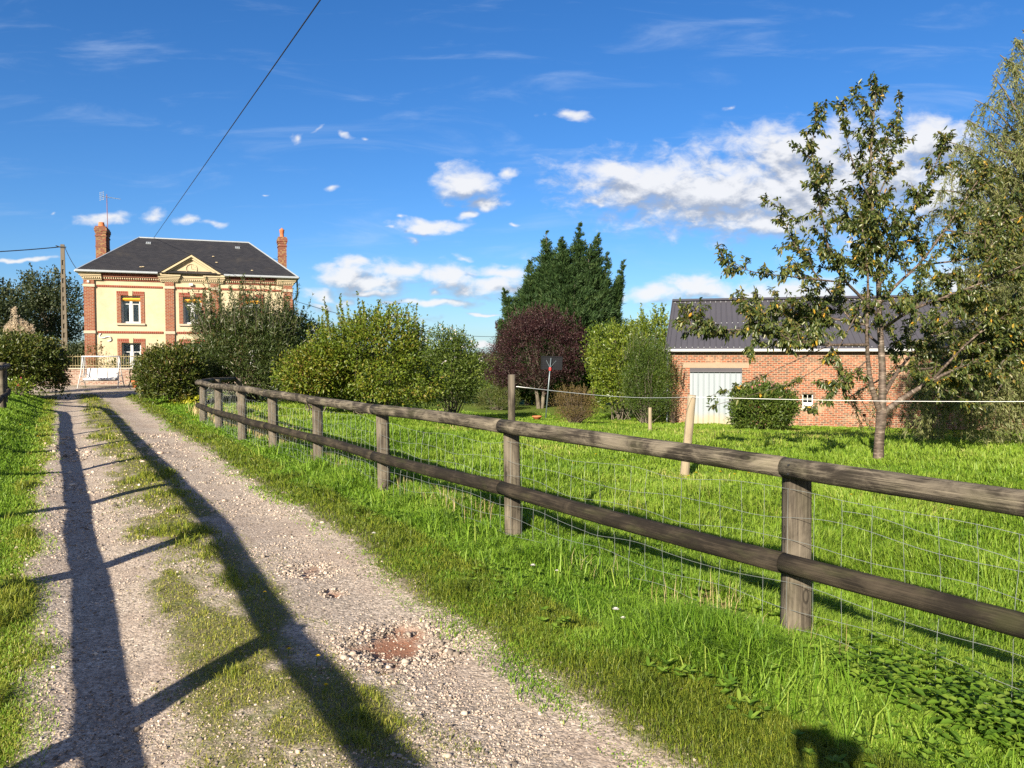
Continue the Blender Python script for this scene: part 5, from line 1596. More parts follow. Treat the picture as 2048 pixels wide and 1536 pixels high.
# ================================================================== HOOP, BOWL
def build_hoop():
    b = ghit(1091, 838)
    d = b.y
    top = P(1101, 712, d)
    t = thing('basketball_hoop', 'back of a dark basketball board on a slim leaning steel pole', 'basketball hoop', b, 0)
    pt = P(1102, 716, d) - b
    m = MB(); m.tube([(0, 0, -0.1), Vector((0, 0, 0)).lerp(pt, 0.5), pt], [0.032, 0.03, 0.028], 8)
    m.build('pole', MAT['grey_pole'], t, smooth=True)
    m = MB()
    c0 = P(1103, 726, d) - b
    w = 43 / 1538 * d * 0.5; hh = 27 / 1538 * d * 0.5
    M = Matrix.Translation(c0) @ Matrix.Rotation(R(-8), 4, 'Z') @ Matrix.Rotation(R(2), 4, 'Y')
    m.box(-w, w, 0.10, 0.13, -hh, hh, M)
    for i in range(9):
        for j in range(6):
            x = -w + 2 * w * (i + .5) / 9; z = -hh + 2 * hh * (j + .5) / 6
            m.box(x - w / 9 * .62, x + w / 9 * .62, 0.085, 0.098, z - hh / 6 * .62, z + hh / 6 * .62, M)
    m.box(-w, w, 0.06, 0.099, hh - 0.035, hh, M); m.box(-w, w, 0.06, 0.099, -hh, -hh + 0.035, M); m.box(-w, -w + .035, 0.06, 0.099, -hh + .036, hh - .036, M); m.box(w - .035, w, 0.06, 0.099, -hh + .036, hh - .036, M)
    m.build('backboard', MAT['black_plastic'], t, bevel=0.008)
    rp = P(1100, 738, d) - b
    m = MB(); m.box(rp.x - 0.05, rp.x + 0.05, -0.07, 0.06, rp.z - 0.07, rp.z + 0.07); m.build('clamp', MAT['red'], t, bevel=0.015)
    for s in (-1, 1):
        m = MB(); m.tube([rp + Vector((0, 0, 0.05)), c0 + Vector((0.24 * s, 0.08, 0.13))], 0.011, 5); m.build('brace', MAT['grey_pole'], t)
    m = MB(); n = 20
    m.tube([(rp.x + 0.225 * math.cos(2 * math.pi * k / n), 0.42 + 0.225 * math.sin(2 * math.pi * k / n), rp.z + 0.05) for k in range(n + 1)], 0.01, 5)
    m.build('hoop_ring', MAT['red'], t)
    bb = ghit(1074, 841)
    tb = thing('terracotta_bowl', 'wide shallow terracotta bowl on the grass near the basketball pole', 'bowl', bb, 0)
    m = MB(); m.lathe([(0.10, 0), (0.20, 0.16), (0.225, 0.17), (0.22, 0.21), (0.19, 0.20), (0.10, 0.12), (0.0, 0.12)], n=18); m.build('bowl', MAT['terracotta'], tb, smooth=True)
    m = MB(); m.lathe([(0.0, 0.155), (0.17, 0.15), (0.165, 0.13)], n=14); m.build('soil', MAT['bark'], tb)
build_hoop()

# ================================================================== SHRUBS AND TREES
def base_at(px, d):
    x = (px - 1024) / 1538 * d
    return (x, d, gz(x, d))
def zof(py, d):
    return P(1024, py, d).z
def sz(npx, d):
    return npx / 1538 * d

def build_shrubs():
    # left rhododendron by the drive
    d = 28.0; c = base_at(32, d)
    shrub('rhododendron', 'dark glossy rounded bush on the bank left of the drive', 'bush', 'rhodo', c, sz(108, d), 1.7, zof(666, d) - c[2], 22000, 0.135, 0.052, 26, 0.12, lump=0.9, stems=24, inner=0.4, group=None, upb=0.2)
    # right of the drive end
    d = 26.5; c = base_at(350, d)
    shrub('rhododendron', 'dark rounded bush right of the drive behind the yellow hosta', 'bush', 'rhodo', c, sz(62, d), 1.3, zof(692, d) - c[2], 15000, 0.125, 0.05, 26, 0.11, lump=0.9, stems=22, inner=0.4, tone=0.06)
    # tall narrow-leaved shrub in front of the house
    d = 29.5; c = base_at(497, d)
    shrub('willow_shrub', 'tall airy olive shrub with narrow leaves hiding the right half of the house', 'shrub', 'willowleaf', c, sz(122, d), 2.2, zof(618, d) - c[2], 36000, 0.17, 0.034, 24, 0.20, shoots=150, shoot_h=1.35, lump=0.8, stems=60, inner=0.5, upb=0.55, droop=0.0, stemr=0.014)
    d = 30.5; c = base_at(582, d)
    shrub('evergreen_shrub', 'very dark leafy evergreen to the right of the tall olive shrub', 'shrub', 'evergreen', c, sz(62, d), 1.4, zof(618, d) - c[2], 13000, 0.15, 0.055, 22, 0.16, shoots=14, shoot_h=0.5, lump=1.1, stems=26, inner=0.45)
    # yellow-green shrub in the middle
    d = 24.5; c = base_at(735, d)
    shrub('golden_shrub', 'wide yellow-green shrub with upright leafy shoots behind the fence', 'shrub', 'yellowgreen', c, sz(140, d), 2.0, zof(640, d) - c[2], 36000, 0.105, 0.052, 34, 0.135, shoots=62, shoot_h=0.95, lump=2.2, stems=50, inner=0.42, skirt=False, tone=-0.06, upb=0.1, droop=0.15, lowcut=0.15, stemr=0.014)
    d = 23.6; c = base_at(632, d)
    shrub('golden_shrub', 'low arching yellow-green bush between the olive shrub and the wide one', 'shrub', 'yellowgreen', c, sz(66, d), 1.3, zof(690, d) - c[2], 11000, 0.10, 0.05, 30, 0.13, shoots=4, shoot_h=0.4, lump=1.3, stems=24, inner=0.45, skirt=False, lowcut=0.5, droop=0.25, tone=0.04)
    d = 32.0; c = base_at(903, d)
    shrub('flowering_shrub', 'mid green shrub with a few pale flower heads right of the wide yellow-green shrub', 'shrub', 'midgreen', c, sz(64, d), 1.3, zof(648, d) - c[2], 15000, 0.12, 0.05, 22, 0.15, shoots=10, shoot_h=0.4, lump=1.0, stems=26, inner=0.45, flowers=('petal_white', 26, 0.06, 0.1))
    # clipped-looking round bush
    g = ghit(993, 822); d = g.y + 0.6; c = base_at(993, d)
    shrub('round_bush', 'low rounded bronze-green bush on the lawn left of the basketball pole', 'bush', 'boxbush', c, sz(51, d), 0.85, zof(771, d) - c[2], 11000, 0.06, 0.028, 20, 0.07, lump=0.45, stems=18, inner=0.4, shape=1.3)
    # brown scrubby bush
    g = ghit(1153, 850); d = g.y + 0.5; c = base_at(1152, d)
    shrub('dry_bush', 'brown half-dead twiggy bush right of the basketball pole', 'bush', 'brownbush', c, sz(46, d), 0.75, zof(776, d) - c[2], 7500, 0.055, 0.02, 18, 0.10, shoots=46, shoot_h=0.38, lump=1.2, stems=130, inner=0.6, upb=0.6, stemr=0.010, bark='twig')
    # laurels and mates by the barn
    d = 36.0; c = base_at(1240, d)
    shrub('laurel_bush', 'bright glossy green laurel between the purple tree and the barn', 'bush', 'laurel', c, sz(76, d), 1.5, zof(648, d) - c[2], 18000, 0.15, 0.06, 22, 0.17, shoots=24, shoot_h=0.6, lump=1.2, stems=26, inner=0.45)
    d = 43.0; c = base_at(1308, d)
    shrub('laurel_bush', 'taller pale green laurel with ragged shoots rising above the barn corner', 'bush', 'laurel', c, sz(62, d), 1.8, zof(630, d) - c[2], 13000, 0.19, 0.07, 22, 0.24, shoots=46, shoot_h=1.0, lump=1.3, stems=30, inner=0.5, tone=-0.03)
    d = 33.0; c = base_at(1294, d)
    shrub('willow_shrub', 'dark green narrow-leaved shrub pressed against the left end of the barn', 'shrub', 'midgreen', c, sz(54, d), 1.1, zof(668, d) - c[2], 17000, 0.11, 0.026, 24, 0.15, shoots=40, shoot_h=0.6, lump=0.9, stems=40, inner=0.5, upb=0.5, tone=-0.22)
    d = 32.2; c = base_at(1372, d)
    shrub('brown_climber', 'thin reddish straggling bush on the barn wall beside the zinc door', 'bush', 'brownbush', (c[0] - 0.35, d + .9, gz(c[0] - 0.35, d + .9)), 0.42, 0.3, 2.5, 420, 0.07, 0.035, 8, 0.18, shoots=14, shoot_h=0.7, stems=20, inner=0.8, stemr=0.008, bark='twig')
    # bush before the barn door
    g = ghit(1524, 863); d = g.y + 0.9; c = base_at(1525, d)
    shrub('round_bush', 'dense dark green bush with pink flower heads in front of the barn door', 'bush', 'midgreen', c, sz(66, d), 1.15, zof(764, d) - c[2], 16000, 0.11, 0.05, 22, 0.10, lump=0.7, stems=26, inner=0.4, shape=1.0, shoots=14, shoot_h=0.25, tone=-0.08, flowers=('petal_pink', 16, 0.07, 0.45))
    # tall grass / maize belt closing the view between the shrubs
    d = 47.0
    h = thing('tall_hedge', 'rough green hedge closing the gap between the shrubs and the purple tree', 'hedge', (-2.6, d, gz(-2.6, d)), 0)
    F = Foliage(); n = 16000
    x = rng.uniform(-5.5, 9, n); y = rng.normal(size=n) * 0.5; z = rng.random(n) ** 0.8 * (2.4 + 0.5 * fbm(x * 1.1, x * 0 + 2, 3))
    F.add(np.stack([x, y, z], -1), rng.normal(size=(n, 3)) * 0.5 + [0, 0, 0.8], rdirs(n), 0.32 * rng.uniform(.6, 1.3, n), 0.06, rng.random(n))
    F.build('foliage', MAT['midgreen'], h, simple=True)
    # bushes behind the garden railing, near the pole
    for px, d, hp_, w, lab in ((20, 52.0, 662, 75, 'broad shadowy hedge clump at the far left behind the pampas grass'), (160, 55.0, 688, 40, 'low green clump between the concrete pole and the house')):
        c = base_at(px, d)
        shrub('hedge_clump', lab, 'bush', 'farleaf', c, sz(w, d), 1.5, zof(hp_, d) - c[2], 7000, 0.24, 0.11, 20, 0.3, lump=1.0, stems=14, inner=0.5)

def build_flowers():
    # pampas grass
    d = 31.5; c = base_at(40, d)
    t = thing('pampas_grass', 'clump of pampas grass with cream plumes behind the dark left bush', 'pampas grass', c, 0)
    F = Foliage(); m = MB()
    zt = zof(650, d) - c[2]
    for i in range(7):
        a = rng.uniform(0, 6.28); top = np.array([sz(-22 + 7.5 * i, d), rng.normal() * 0.2, zt + (0.35 if i == 3 else -0.35 * abs(i - 3) * 0.32)])
        pts = curve_pts((0, 0, 0.3), top, (0, 0, 0.2), 6); m.tube(pts, 0.008, 4, False)
        n = 420
        tt = rng.random(n); w = 0.15 * np.sin(np.pi * np.clip(tt * 0.95 + 0.03, 0, 1)) ** 0.7
        pp = top + np.array([0.10 * (i - 3) / 3, 0, -0.25]) * 0 + np.stack([rng.normal(size=n) * w * 0.45, rng.normal(size=n) * w * 0.45, (tt - 0.62) * 0.85], -1)
        F.add(pp, np.stack([rng.normal(size=n) * 0.5 + (i - 3) * .12, rng.normal(size=n) * 0.5, 0.7 + 0 * tt], -1), rdirs(n), 0.11, 0.02, rng.random(n))
    F.build('plume', MAT['plume'], t, simple=True)
    F = Foliage(); n = 900
    a = rng.uniform(0, 6.28, n)
    F.add(np.stack([np.cos(a) * 0.25, np.sin(a) * 0.25, rng.uniform(0.2, 1.7, n)], -1), np.stack([np.cos(a) * .6, np.sin(a) * .6, 0.9 + 0 * a], -1), rdirs(n), 0.9, 0.02, rng.random(n))
    F.build('leaf_clump', MAT['midgreen'], t, simple=True)
    m.build('stem', MAT['straw'], t)
    # roses above the railing
    for u, v, hh, w, lab, fl in ((-1.3, -4.2, 1.35, 0.75, 'white flowering plant behind the railing left of the swing', ('petal_white', 46, 0.085, 0.0)),
                                 (0.85, -1.9, 2.1, 0.65, 'thin reddish rose bush against the cream wall', None),
                                 (2.2, -4.3, 1.3, 0.9, 'pale flowers behind the railing under the left ground floor window', ('petal_white', 22, 0.06, -0.2)),
                                 (3.75, -4.2, 1.45, 0.75, 'pink flowering plant behind the railing right of the window', ('petal_pink', 26, 0.06, -0.1))):
        p = hp(u, v, 0.2)
        shrub('rose_bush', lab, 'plant', 'brownbush' if u == 0.85 else 'midgreen', (p.x, p.y, 0.2), w, 0.3, hh, 700 if u == 0.85 else 900, 0.10, 0.05, 9, 0.14, stems=24, inner=0.8, stemr=0.008, bark='twig', flowers=fl, shoots=8, shoot_h=0.4)
    # hosta with yellow leaves
    g = ghit(367, 812)
    c = (g.x, g.y + 0.5, gz(g.x, g.y + .5))
    t = thing('hosta', 'clump of bright yellow broad leaves at the end of the right fence', 'plant', c, 0)
    F = Foliage(); n = 190
    a = rng.uniform(0, 6.28, n); rr = rng.random(n) ** 0.6
    pos = np.stack([np.cos(a) * rr * 0.62, np.sin(a) * rr * 0.36, 0.10 + 0.26 * (1 - rr ** 1.5)], -1)
    ax = np.stack([np.cos(a), np.sin(a), 0.15 - 0.7 * rr], -1) + rng.normal(size=(n, 3)) * 0.25
    F.add(pos, ax, np.stack([np.cos(a) * .5, np.sin(a) * .5, 1 + 0 * a], -1) + rng.normal(size=(n, 3)) * .25, 0.21 * rng.uniform(.7, 1.2, n), 0.13, rng.random(n))
    F.build('foliage', MAT['hosta'], t)
    F = Foliage(); n = 90
    pos = np.array([0.25, 0.25, 0.52]) + rng.normal(size=(n, 3)) * np.array([0.22, 0.12, 0.10])
    F.add(pos, rdirs(n), rdirs(n), 0.055, 0.04, rng.random(n)); F.build('flower_head', MAT['petal_white'], t, simple=True)
    # plants at the foot of the left bush
    g = ghit(34, 792); c = (g.x + 0.1, g.y, gz(g.x, g.y))
    shrub('border_plant', 'small light green plant with red flowers at the foot of the left bush', 'plant', 'laurel', c, 0.45, 0.3, 0.6, 420, 0.11, 0.05, 8, 0.10, stems=10, inner=0.6, flowers=('petal_red', 4, 0.045, 0.1))

def tree_far(name, label, px, d, top_py, w, n, L, mat='farleaf', group=None):
    c = base_at(px, d); H = zof(top_py, d) - c[2]
    return shrub(name, label, 'tree', mat, c, sz(w, d), sz(w, d) * 0.9, H, n, L, L * 0.5, 20, L * 1.6, lump=1.5, stems=46, inner=0.62, lowcut=H * 0.16, skirt=False,
                 part='crown', trunk=(1, 0.16, H * 0.42), stemr=0.05, group=group, shoots=30, shoot_h=0.9)

def build_trees_far():
    tree_far('broadleaf_tree', 'grey-green loose tree behind the concrete pole', 92, 62.0, 538, 74, 15000, 0.23)
    tree_far('broadleaf_tree', 'darker tree at the far left edge behind the pampas grass', -8, 56.0, 566, 46, 9000, 0.23)
    # purple-leaved tree on a split trunk
    g = ghit(1081, 817); d = g.y; c = base_at(1080, d)
    H = zof(604, d) - c[2]
    t = shrub('purple_tree', 'purple-leaved rounded tree on a short forked trunk', 'tree', 'purple', c, sz(106, d), 2.1, H, 44000, 0.09, 0.048, 22, 0.13, lump=0.8, stems=70, inner=0.45,
              lowcut=0.75, part='crown', trunk=(2, 0.13, 1.0), skirt=False, stemr=0.012, upb=0.5, shoots=60, shoot_h=0.4)

def build_conifer():
    d = 47.0
    c = base_at(1122, d)
    t = thing('leyland_cypress', 'large dark green conifer with several pointed tops rising behind the purple tree', 'conifer', c, 0)
    F = Foliage(); mb = MB(); tb = MB()
    # px of tip, py of tip, base half width px
    tips = [(1160, 446, 54, 0.0), (1092, 462, 56, 0.5), (1125, 474, 60, -0.7), (1196, 468, 50, 0.3), (1060, 520, 58, 0.2), (1216, 505, 42, -0.3), (1028, 590, 48, 0.4), (1248, 522, 22, 0.2), (1240, 575, 26, 0.5), (1008, 575, 34, .3), (1000, 640, 40, -.2), (1238, 640, 40, -.3), (1225, 620, 46, -0.8), (1150, 560, 90, -1.6), (1080, 600, 80, -1.5), (1122, 505, 88, -0.4), (1180, 530, 74, -0.6), (1056, 560, 64, -0.3), (1210, 575, 56, 0.4), (1124, 484, 70, 0.1), (1180, 486, 64, 0.0), (1090, 496, 66, 0.2), (1040, 600, 64, 0.1), (1225, 610, 63, 0.2)]
    for (px, py, hw, dy) in tips:
        tip = P(px, py, d + dy); tip = np.array(tip) - np.array(c)
        b0 = np.array([tip[0] * 0.55, dy * 0.8, 0.0])
        H = tip[2]; Rb = sz(hw, d) * 1.30
        mb.tube(curve_pts(b0, tip, (0, 0, 0), 5), [0.14, 0.11, 0.08, 0.045, 0.012], 6, False)
        nb = int(260 + 50 * H)
        tt = 1 - rng.random(nb) ** 0.62 * 0.97
        for t_ in tt:
            p0 = b0 + (tip - b0) * t_
            az = rng.uniform(0, 6.28)
            Lb = (Rb * 1.15 * (1 - t_) ** (0.88 if hw < 62 else 0.62) + 0.04) * rng.uniform(0.7, 1.18)
            up = rng.uniform(0.5, 1.15)
            dv = np.array([math.cos(az), math.sin(az), up]); dv /= np.linalg.norm(dv)
            k = 5
            s = np.linspace(0.15, 1, k)
            pp = p0 + dv * (Lb * s)[:, None] + np.array([0, 0, -0.22 * Lb]) * (s ** 2)[:, None]
            m = 7
            n = k * m
            q = np.repeat(pp, m, 0) + rng.normal(size=(n, 3)) * (0.03 + 0.05 * min(1, (1 - t_) * 3))
            out = dv * 0.9 + np.array([0, 0, -0.15])
            ax = out + rng.normal(size=(n, 3)) * 0.40 + np.array([0, 0, 0.30])
            F.add(q, ax, rng.normal(size=(n, 3)) + np.array([0, 0, 1.0]), rng.uniform(0.18, 0.40, n) * (0.4 + 0.6 * min(1, (1 - t_) * 3.5)), rng.uniform(0.03, 0.065, n), rng.random() * 0.5 + rng.random(n) * 0.5)
    F.build('crown', MAT['conifer'], t, simple=True)
    mb.build('trunk', MAT['bark'], t)

CH_D = ghit(1757, 921).y
def build_cherry():
    d = CH_D
    b = ghit(1757, 921)
    t = thing('cherry_tree', 'young cherry tree with ringed bark and drooping leaves in the meadow right of centre', 'tree', (b.x, b.y, gz(b.x, b.y)), 0)
    o = np.array([b.x, b.y, gz(b.x, b.y)])
    def L3(*pts):          # (px, py, depth offset)
        return np.array([np.array(P(px, py, d + dy)) - o for px, py, dy in pts])
    tb = MB(); F = Foliage(); bb = MB()
    trunk = np.vstack([[[0, 0, -0.15]], L3((1757, 921, 0), (1758, 880, 0), (1762, 845, 0), (1764, 815, 0))])
    tb.tube(interp_poly(trunk, 10)[0], [0.115, 0.097, 0.090, 0.087, 0.085, 0.085, 0.085, 0.088, 0.092, 0.088], 14, False, 0.02)
    limbs = [
        # points, base radius, tip radius, n side shoots, side length
        (L3((1764, 820, 0), (1768, 760, .05), (1762, 690, .1), (1757, 620, .1), (1758, 540, .1), (1752, 470, .1), (1742, 400, .15), (1740, 320, .2), (1746, 240, .2), (1754, 168, .2)), 0.075, 0.006, 44, 1.15),
        (L3((1760, 822, -.02), (1742, 780, -.1), (1735, 720, -.2), (1733, 650, -.3), (1737, 590, -.35), (1735, 520, -.4), (1722, 440, -.5)), 0.055, 0.008, 22, 1.0),
        (L3((1768, 825, 0), (1796, 802, -.1), (1830, 782, -.25), (1868, 756, -.4), (1915, 738, -.5), (1975, 715, -.7), (2040, 690, -.9)), 0.060, 0.009, 38, 1.1),
        (L3((1768, 790, .05), (1782, 765, .3), (1800, 735, .6), (1840, 690, .8), (1900, 640, 1.0), (1960, 590, 1.1)), 0.040, 0.008, 22, 1.1),
        (L3((1762, 640, .1), (1730, 600, -.2), (1690, 565, -.5), (1662, 530, -.7), (1648, 450, -.8), (1630, 370, -.9), (1622, 290, -.9), (1634, 215, -.95)), 0.034, 0.004, 22, 0.85),
        (L3((1690, 565, -.5), (1640, 560, -.8), (1570, 552, -1.1), (1500, 545, -1.3), (1436, 516, -1.4)), 0.018, 0.004, 16, 0.55),
        (L3((1757, 610, .1), (1790, 570, .3), (1840, 530, .5), (1890, 460, .6), (1930, 400, .7), (1975, 330, .8)), 0.036, 0.006, 24, 0.95),
        (L3((1756, 560, .1), (1800, 470, .0), (1840, 400, -.1), (1870, 330, -.2), (1905, 258, -.2)), 0.026, 0.004, 18, 0.7),
        (L3((1745, 420, .15), (1775, 350, .2), (1795, 280, .25), (1800, 188, .3)), 0.016, 0.004, 14, 0.45),
        (L3((1742, 400, .15), (1710, 340, .0), (1690, 270, -.1), (1680, 200, -.1)), 0.014, 0.004, 12, 0.4),
        (L3((1735, 690, -.25), (1690, 690, -.6), (1620, 690, -1.0), (1550, 668, -1.3), (1470, 655, -1.5), (1390, 668, -1.6), (1368, 640, -1.6)), 0.030, 0.004, 46, 0.8),
        (L3((1734, 650, -.3), (1680, 640, .1), (1610, 625, .5), (1540, 630, .7), (1480, 610, .8)), 0.024, 0.005, 40, 0.8),
        (L3((1728, 600, -.2), (1665, 720, -1.0), (1580, 770, -1.35), (1500, 790, -1.5), (1415, 815, -1.6)), 0.012, 0.003, 3, 0.35),
        (L3((1662, 690, -.8), (1560, 735, -1.2), (1490, 770, -1.3), (1420, 792, -1.4)), 0.010, 0.003, 3, 0.3),
        (L3((1735, 720, -.2), (1690, 760, -.8), (1650, 800, -1.1), (1600, 828, -1.3)), 0.014, 0.004, 16, 0.5),
        (L3((1760, 690, .1), (1700, 640, .8), (1640, 560, 1.2), (1580, 480, 1.4), (1555, 400, 1.4)), 0.028, 0.005, 22, 0.75),
        (L3((1762, 660, .1), (1820, 620, -.6), (1900, 590, -1.1), (1980, 560, -1.4), (2070, 520, -1.6)), 0.034, 0.008, 28, 1.0),
        (L3((1868, 756, -.4), (1930, 690, -.8), (1990, 640, -1.0), (2080, 600, -1.2)), 0.026, 0.007, 22, 0.9),
        (L3((1800, 735, .6), (1870, 740, .9), (1950, 690, 1.2), (2060, 660, 1.3)), 0.026, 0.007, 20, 0.9),
        (L3((1890, 460, .6), (1950, 470, .3), (2020, 440, .1), (2090, 420, 0)), 0.02, 0.006, 18, 0.8),
        (L3((1840, 530, .5), (1930, 520, .0), (2010, 500, -.3), (2090, 470, -.5)), 0.02, 0.006, 18, 0.8),
        (L3((1752, 500, .1), (1700, 440, .5), (1660, 380, .7), (1640, 330, .8)), 0.018, 0.004, 14, 0.6),
    ]
    for pts, r0, r1, ns, sl in limbs:
        q, Ls = interp_poly(pts, 16)
        k = len(q)
        tb.tube(q, [r0 + (r1 - r0) * (i / (k - 1)) ** 0.8 for i in range(k)], 9 if r0 > 0.03 else 6, False, 0.02)
        tipleaf = 40 if r1 < 0.0061 else 20
        leaf_along(F, q[int(k * .55):], int(tipleaf * Ls * 0.8), 0.098, 0.041, 0.55, 0.0, spread=0.85, cluster=3, jit=0.02)
        for _ in range(ns):
            s = rng.uniform(0.22, 0.98) if r0 < 0.05 else rng.uniform(0.35, 0.99)
            x = s * (k - 1); i = int(min(x, k - 2)); p0 = q[i] + (q[i + 1] - q[i]) * (x - i)
            tg = unit(q[i + 1] - q[i])
            dv = tg * rng.uniform(0.25, 0.9) + perp_dir(tg, rng.uniform(0, 6.28)) * rng.uniform(0.5, 1.0) + np.array([0, 0, 0.15])
            ln = sl * rng.uniform(0.35, 1.15) * (1.15 - 0.65 * s)
            br = side_branch(p0, dv, ln, 6, 0.16, 0.05)
            bb.tube(br, [0.0085 * (0.6 + 0.5 * sl), 0.007, 0.006, 0.005, 0.004, 0.0025], 4, False)
            leaf_along(F, br, int(78 * ln), 0.096, 0.040, 0.75, 0.1, spread=0.8, cluster=3, jit=0.02)
            for _ in range(int(3.2 * ln + 0.8)):
                j = rng.integers(1, 5)
                dv2 = unit(br[j] - br[j - 1]) * 0.7 + rng.normal(size=3) * 0.6
                b2 = side_branch(br[j], dv2, ln * rng.uniform(0.25, 0.5), 4, 0.18, -0.02)
                bb.tube(b2, [0.004, 0.0035, 0.003, 0.002], 3, False)
                leaf_along(F, b2, int(92 * ln * 0.4) + 4, 0.094, 0.039, 0.85, 0.05, spread=0.8, cluster=3, jit=0.02)
    tb.build('trunk', MAT['cherry_bark'], t, smooth=True)
    bb.build('twig', MAT['twig'], t)
    F.build('crown', MAT['cherry'], t, fold=0.16)

def build_willow():
    d = 19.0
    bx = 13.9
    o = np.array([bx, d, gz(bx, d)])
    t = thing('willow_tree', 'tall weeping willow at the right edge trailing thin leafy strands', 'tree', tuple(o), 0)
    tb = MB(); F = Foliage(); sb = MB()
    trunk = np.array([(0, 0, -.2), (0.1, 0, 1.2), (0.0, 0.1, 2.6), (-0.2, 0.1, 4.4), (-.1, 0.1, 6.2), (0.2, 0, 8.2), (0.4, 0.1, 10.0)])
    q, _ = interp_poly(trunk, 14)
    tb.tube(q, np.linspace(0.30, 0.03, 14), 12, False, 0.03)
    def limb(px, py, dd):
        return np.array(P(px, py, d + dd)) - o
    ends = [(1985, 150, -0.5, 4.2), (2030, 75, 0.5, 6.0), (1930, 300, -0.8, 4.0), (1900, 330, 0.9, 3.6), (1985, 240, 0.3, 4.6), (1955, 400, -1.4, 3.2), (1960, 500, 0.8, 2.8), (1880, 470, -1.0, 3.0), (2060, 260, -1.6, 5.0), (2080, 130, -1, 6.2),
            (1840, 690, -2.2, 2.2), (1900, 700, -1.4, 2.1), (1960, 690, -2.6, 2.3), (2010, 700, -1.0, 2.1), (1800, 740, -0.8, 2.2), (2040, 600, -2.0, 2.8), (1690, 800, 0.6, 2.0), (1860, 560, 0.0, 2.6), (2120, 330, 1.0, 5), (2090, 480, -2.4, 4), (1920, 740, -3.0, 2.0), (2000, 560, -3, 2.6), (1990, 745, -3.4, 2.1), (1950, 765, -1.8, 2.0), (1870, 750, -2.8, 2.0), (2035, 740, -2.2, 2.0), (1830, 765, -1.2, 2.0), (2040, 380, 0.6, 4.6), (2010, 450, -0.6, 4.2), (1975, 330, 0.6, 4.4), (2035, 180, 0.8, 5.6), (1935, 240, -0.2, 4.8), (1900, 285, 0.3, 4.2), (2000, 110, 0.0, 6.0), (2045, 60, -0.6, 6.6), (1950, 200, 0.8, 5.0), (1880, 380, 0.2, 3.8), (1920, 430, 0.0, 3.4), (2000, 300, -1.0, 4.6), (2060, 420, 0.2, 4.0), (2020, 520, -1.0, 3.2), (1950, 600, -1.8, 2.6), (1900, 600, -0.6, 2.6), (1870, 650, -1.6, 2.4), (1930, 540, -0.4, 3.0), (2030, 660, -2.6, 2.3), (1985, 800, -3.2, 1.9), (1820, 800, -2.0, 1.9), (1915, 810, -2.4, 1.9), (1860, 430, 0.6, 3.6), (1905, 350, 0.9, 4.0)]
    for (px, py, dd, z0) in ends:
        e = limb(px, py, dd)
        s = q[int(np.argmin(np.abs(q[:, 2] - z0)))]
        mid = (s + e) * 0.5 + np.array([0, 0, 0.55])
        pl, Ls = interp_poly(np.array([s, s * .7 + mid * .3 + [0, 0, .2], mid, mid * .4 + e * .6 + [0, 0, .3], e]), 12)
        tb.tube(pl, np.linspace(0.065, 0.012, 12), 6, False, 0.02)
        for k in range(27):
            s_ = rng.uniform(0.30, 1.0); x = s_ * 11; i = int(min(x, 10)); p0 = pl[i] + (pl[i + 1] - pl[i]) * (x - i)
            ln = rng.uniform(0.6, 1.9) if py < 640 else rng.uniform(0.6, 2.6)
            p0w = p0[2] + o[2]
            hz = rng.normal(size=2) * 0.55
            pts = [p0]
            g_ = gz(p0[0] + o[0], p0[1] + o[1]) - o[2]
            for m in range(1, 8):
                f = m / 7
                pts.append(p0 + np.array([hz[0] * f + 0.25 * f * f, hz[1] * f, 0.18 * math.sin(math.pi * f * 0.6) - ln * f ** 1.5]))
            pts = np.array(pts)
            if pts[-1, 2] < g_ + 0.15:
                sc_ = (p0[2] - g_ - 0.15) / max(0.05, p0[2] - pts[-1, 2]); pts[:, 2] = p0[2] + (pts[:, 2] - p0[2]) * max(sc_, 0.1)
            sb.tube(pts, np.linspace(0.006, 0.002, 8), 3, False)
            n = int(ln * 80)
            tt = rng.random(n); x = tt * 7; i = np.minimum(x.astype(int), 6); f = (x - i)[:, None]
            pp = pts[i] * (1 - f) + pts[i + 1] * f + rng.normal(size=(n, 3)) * 0.025
            tg = unit(pts[i + 1] - pts[i])
            F.add(pp, tg * 0.7 + rng.normal(size=(n, 3)) * 0.6 + np.array([0.1, 0, -0.35]), rdirs(n), 0.12 * rng.uniform(.6, 1.2, n), 0.024, rng.random() * 0.3 + rng.random(n) * 0.7)
    tb.build('trunk', MAT['bark'], t, smooth=True)
    sb.build('twig', MAT['twig'], t)
    F.build('crown', MAT['willow'], t, simple=True)

build_shrubs()
build_flowers()
build_trees_far()
build_conifer()
build_cherry()
build_willow()

# ================================================================== SMALL THINGS
def build_far_woods():
    o = None
    F = Foliage(); n = 26000
    a = rng.uniform(R(-75), R(75), n); rr = rng.uniform(330, 420, n)
    x, y = rr * np.sin(a), rr * np.cos(a)
    hh = 2.5 + 7 * fbm(a * 30, a * 0, 2) ** 2
    z = zb(x, y) - 1.0 + rng.random(n) * hh
    F.add(np.stack([x, y, z], -1), rdirs(n) + [0, 0, 0.5], rdirs(n), 3.2, 2.6, rng.random(n))
    tag(F.build('distant_woods', MAT['farleaf'], None, simple=True), 'low line of far-off woods on the horizon', None, None, 'stuff')
build_far_woods()

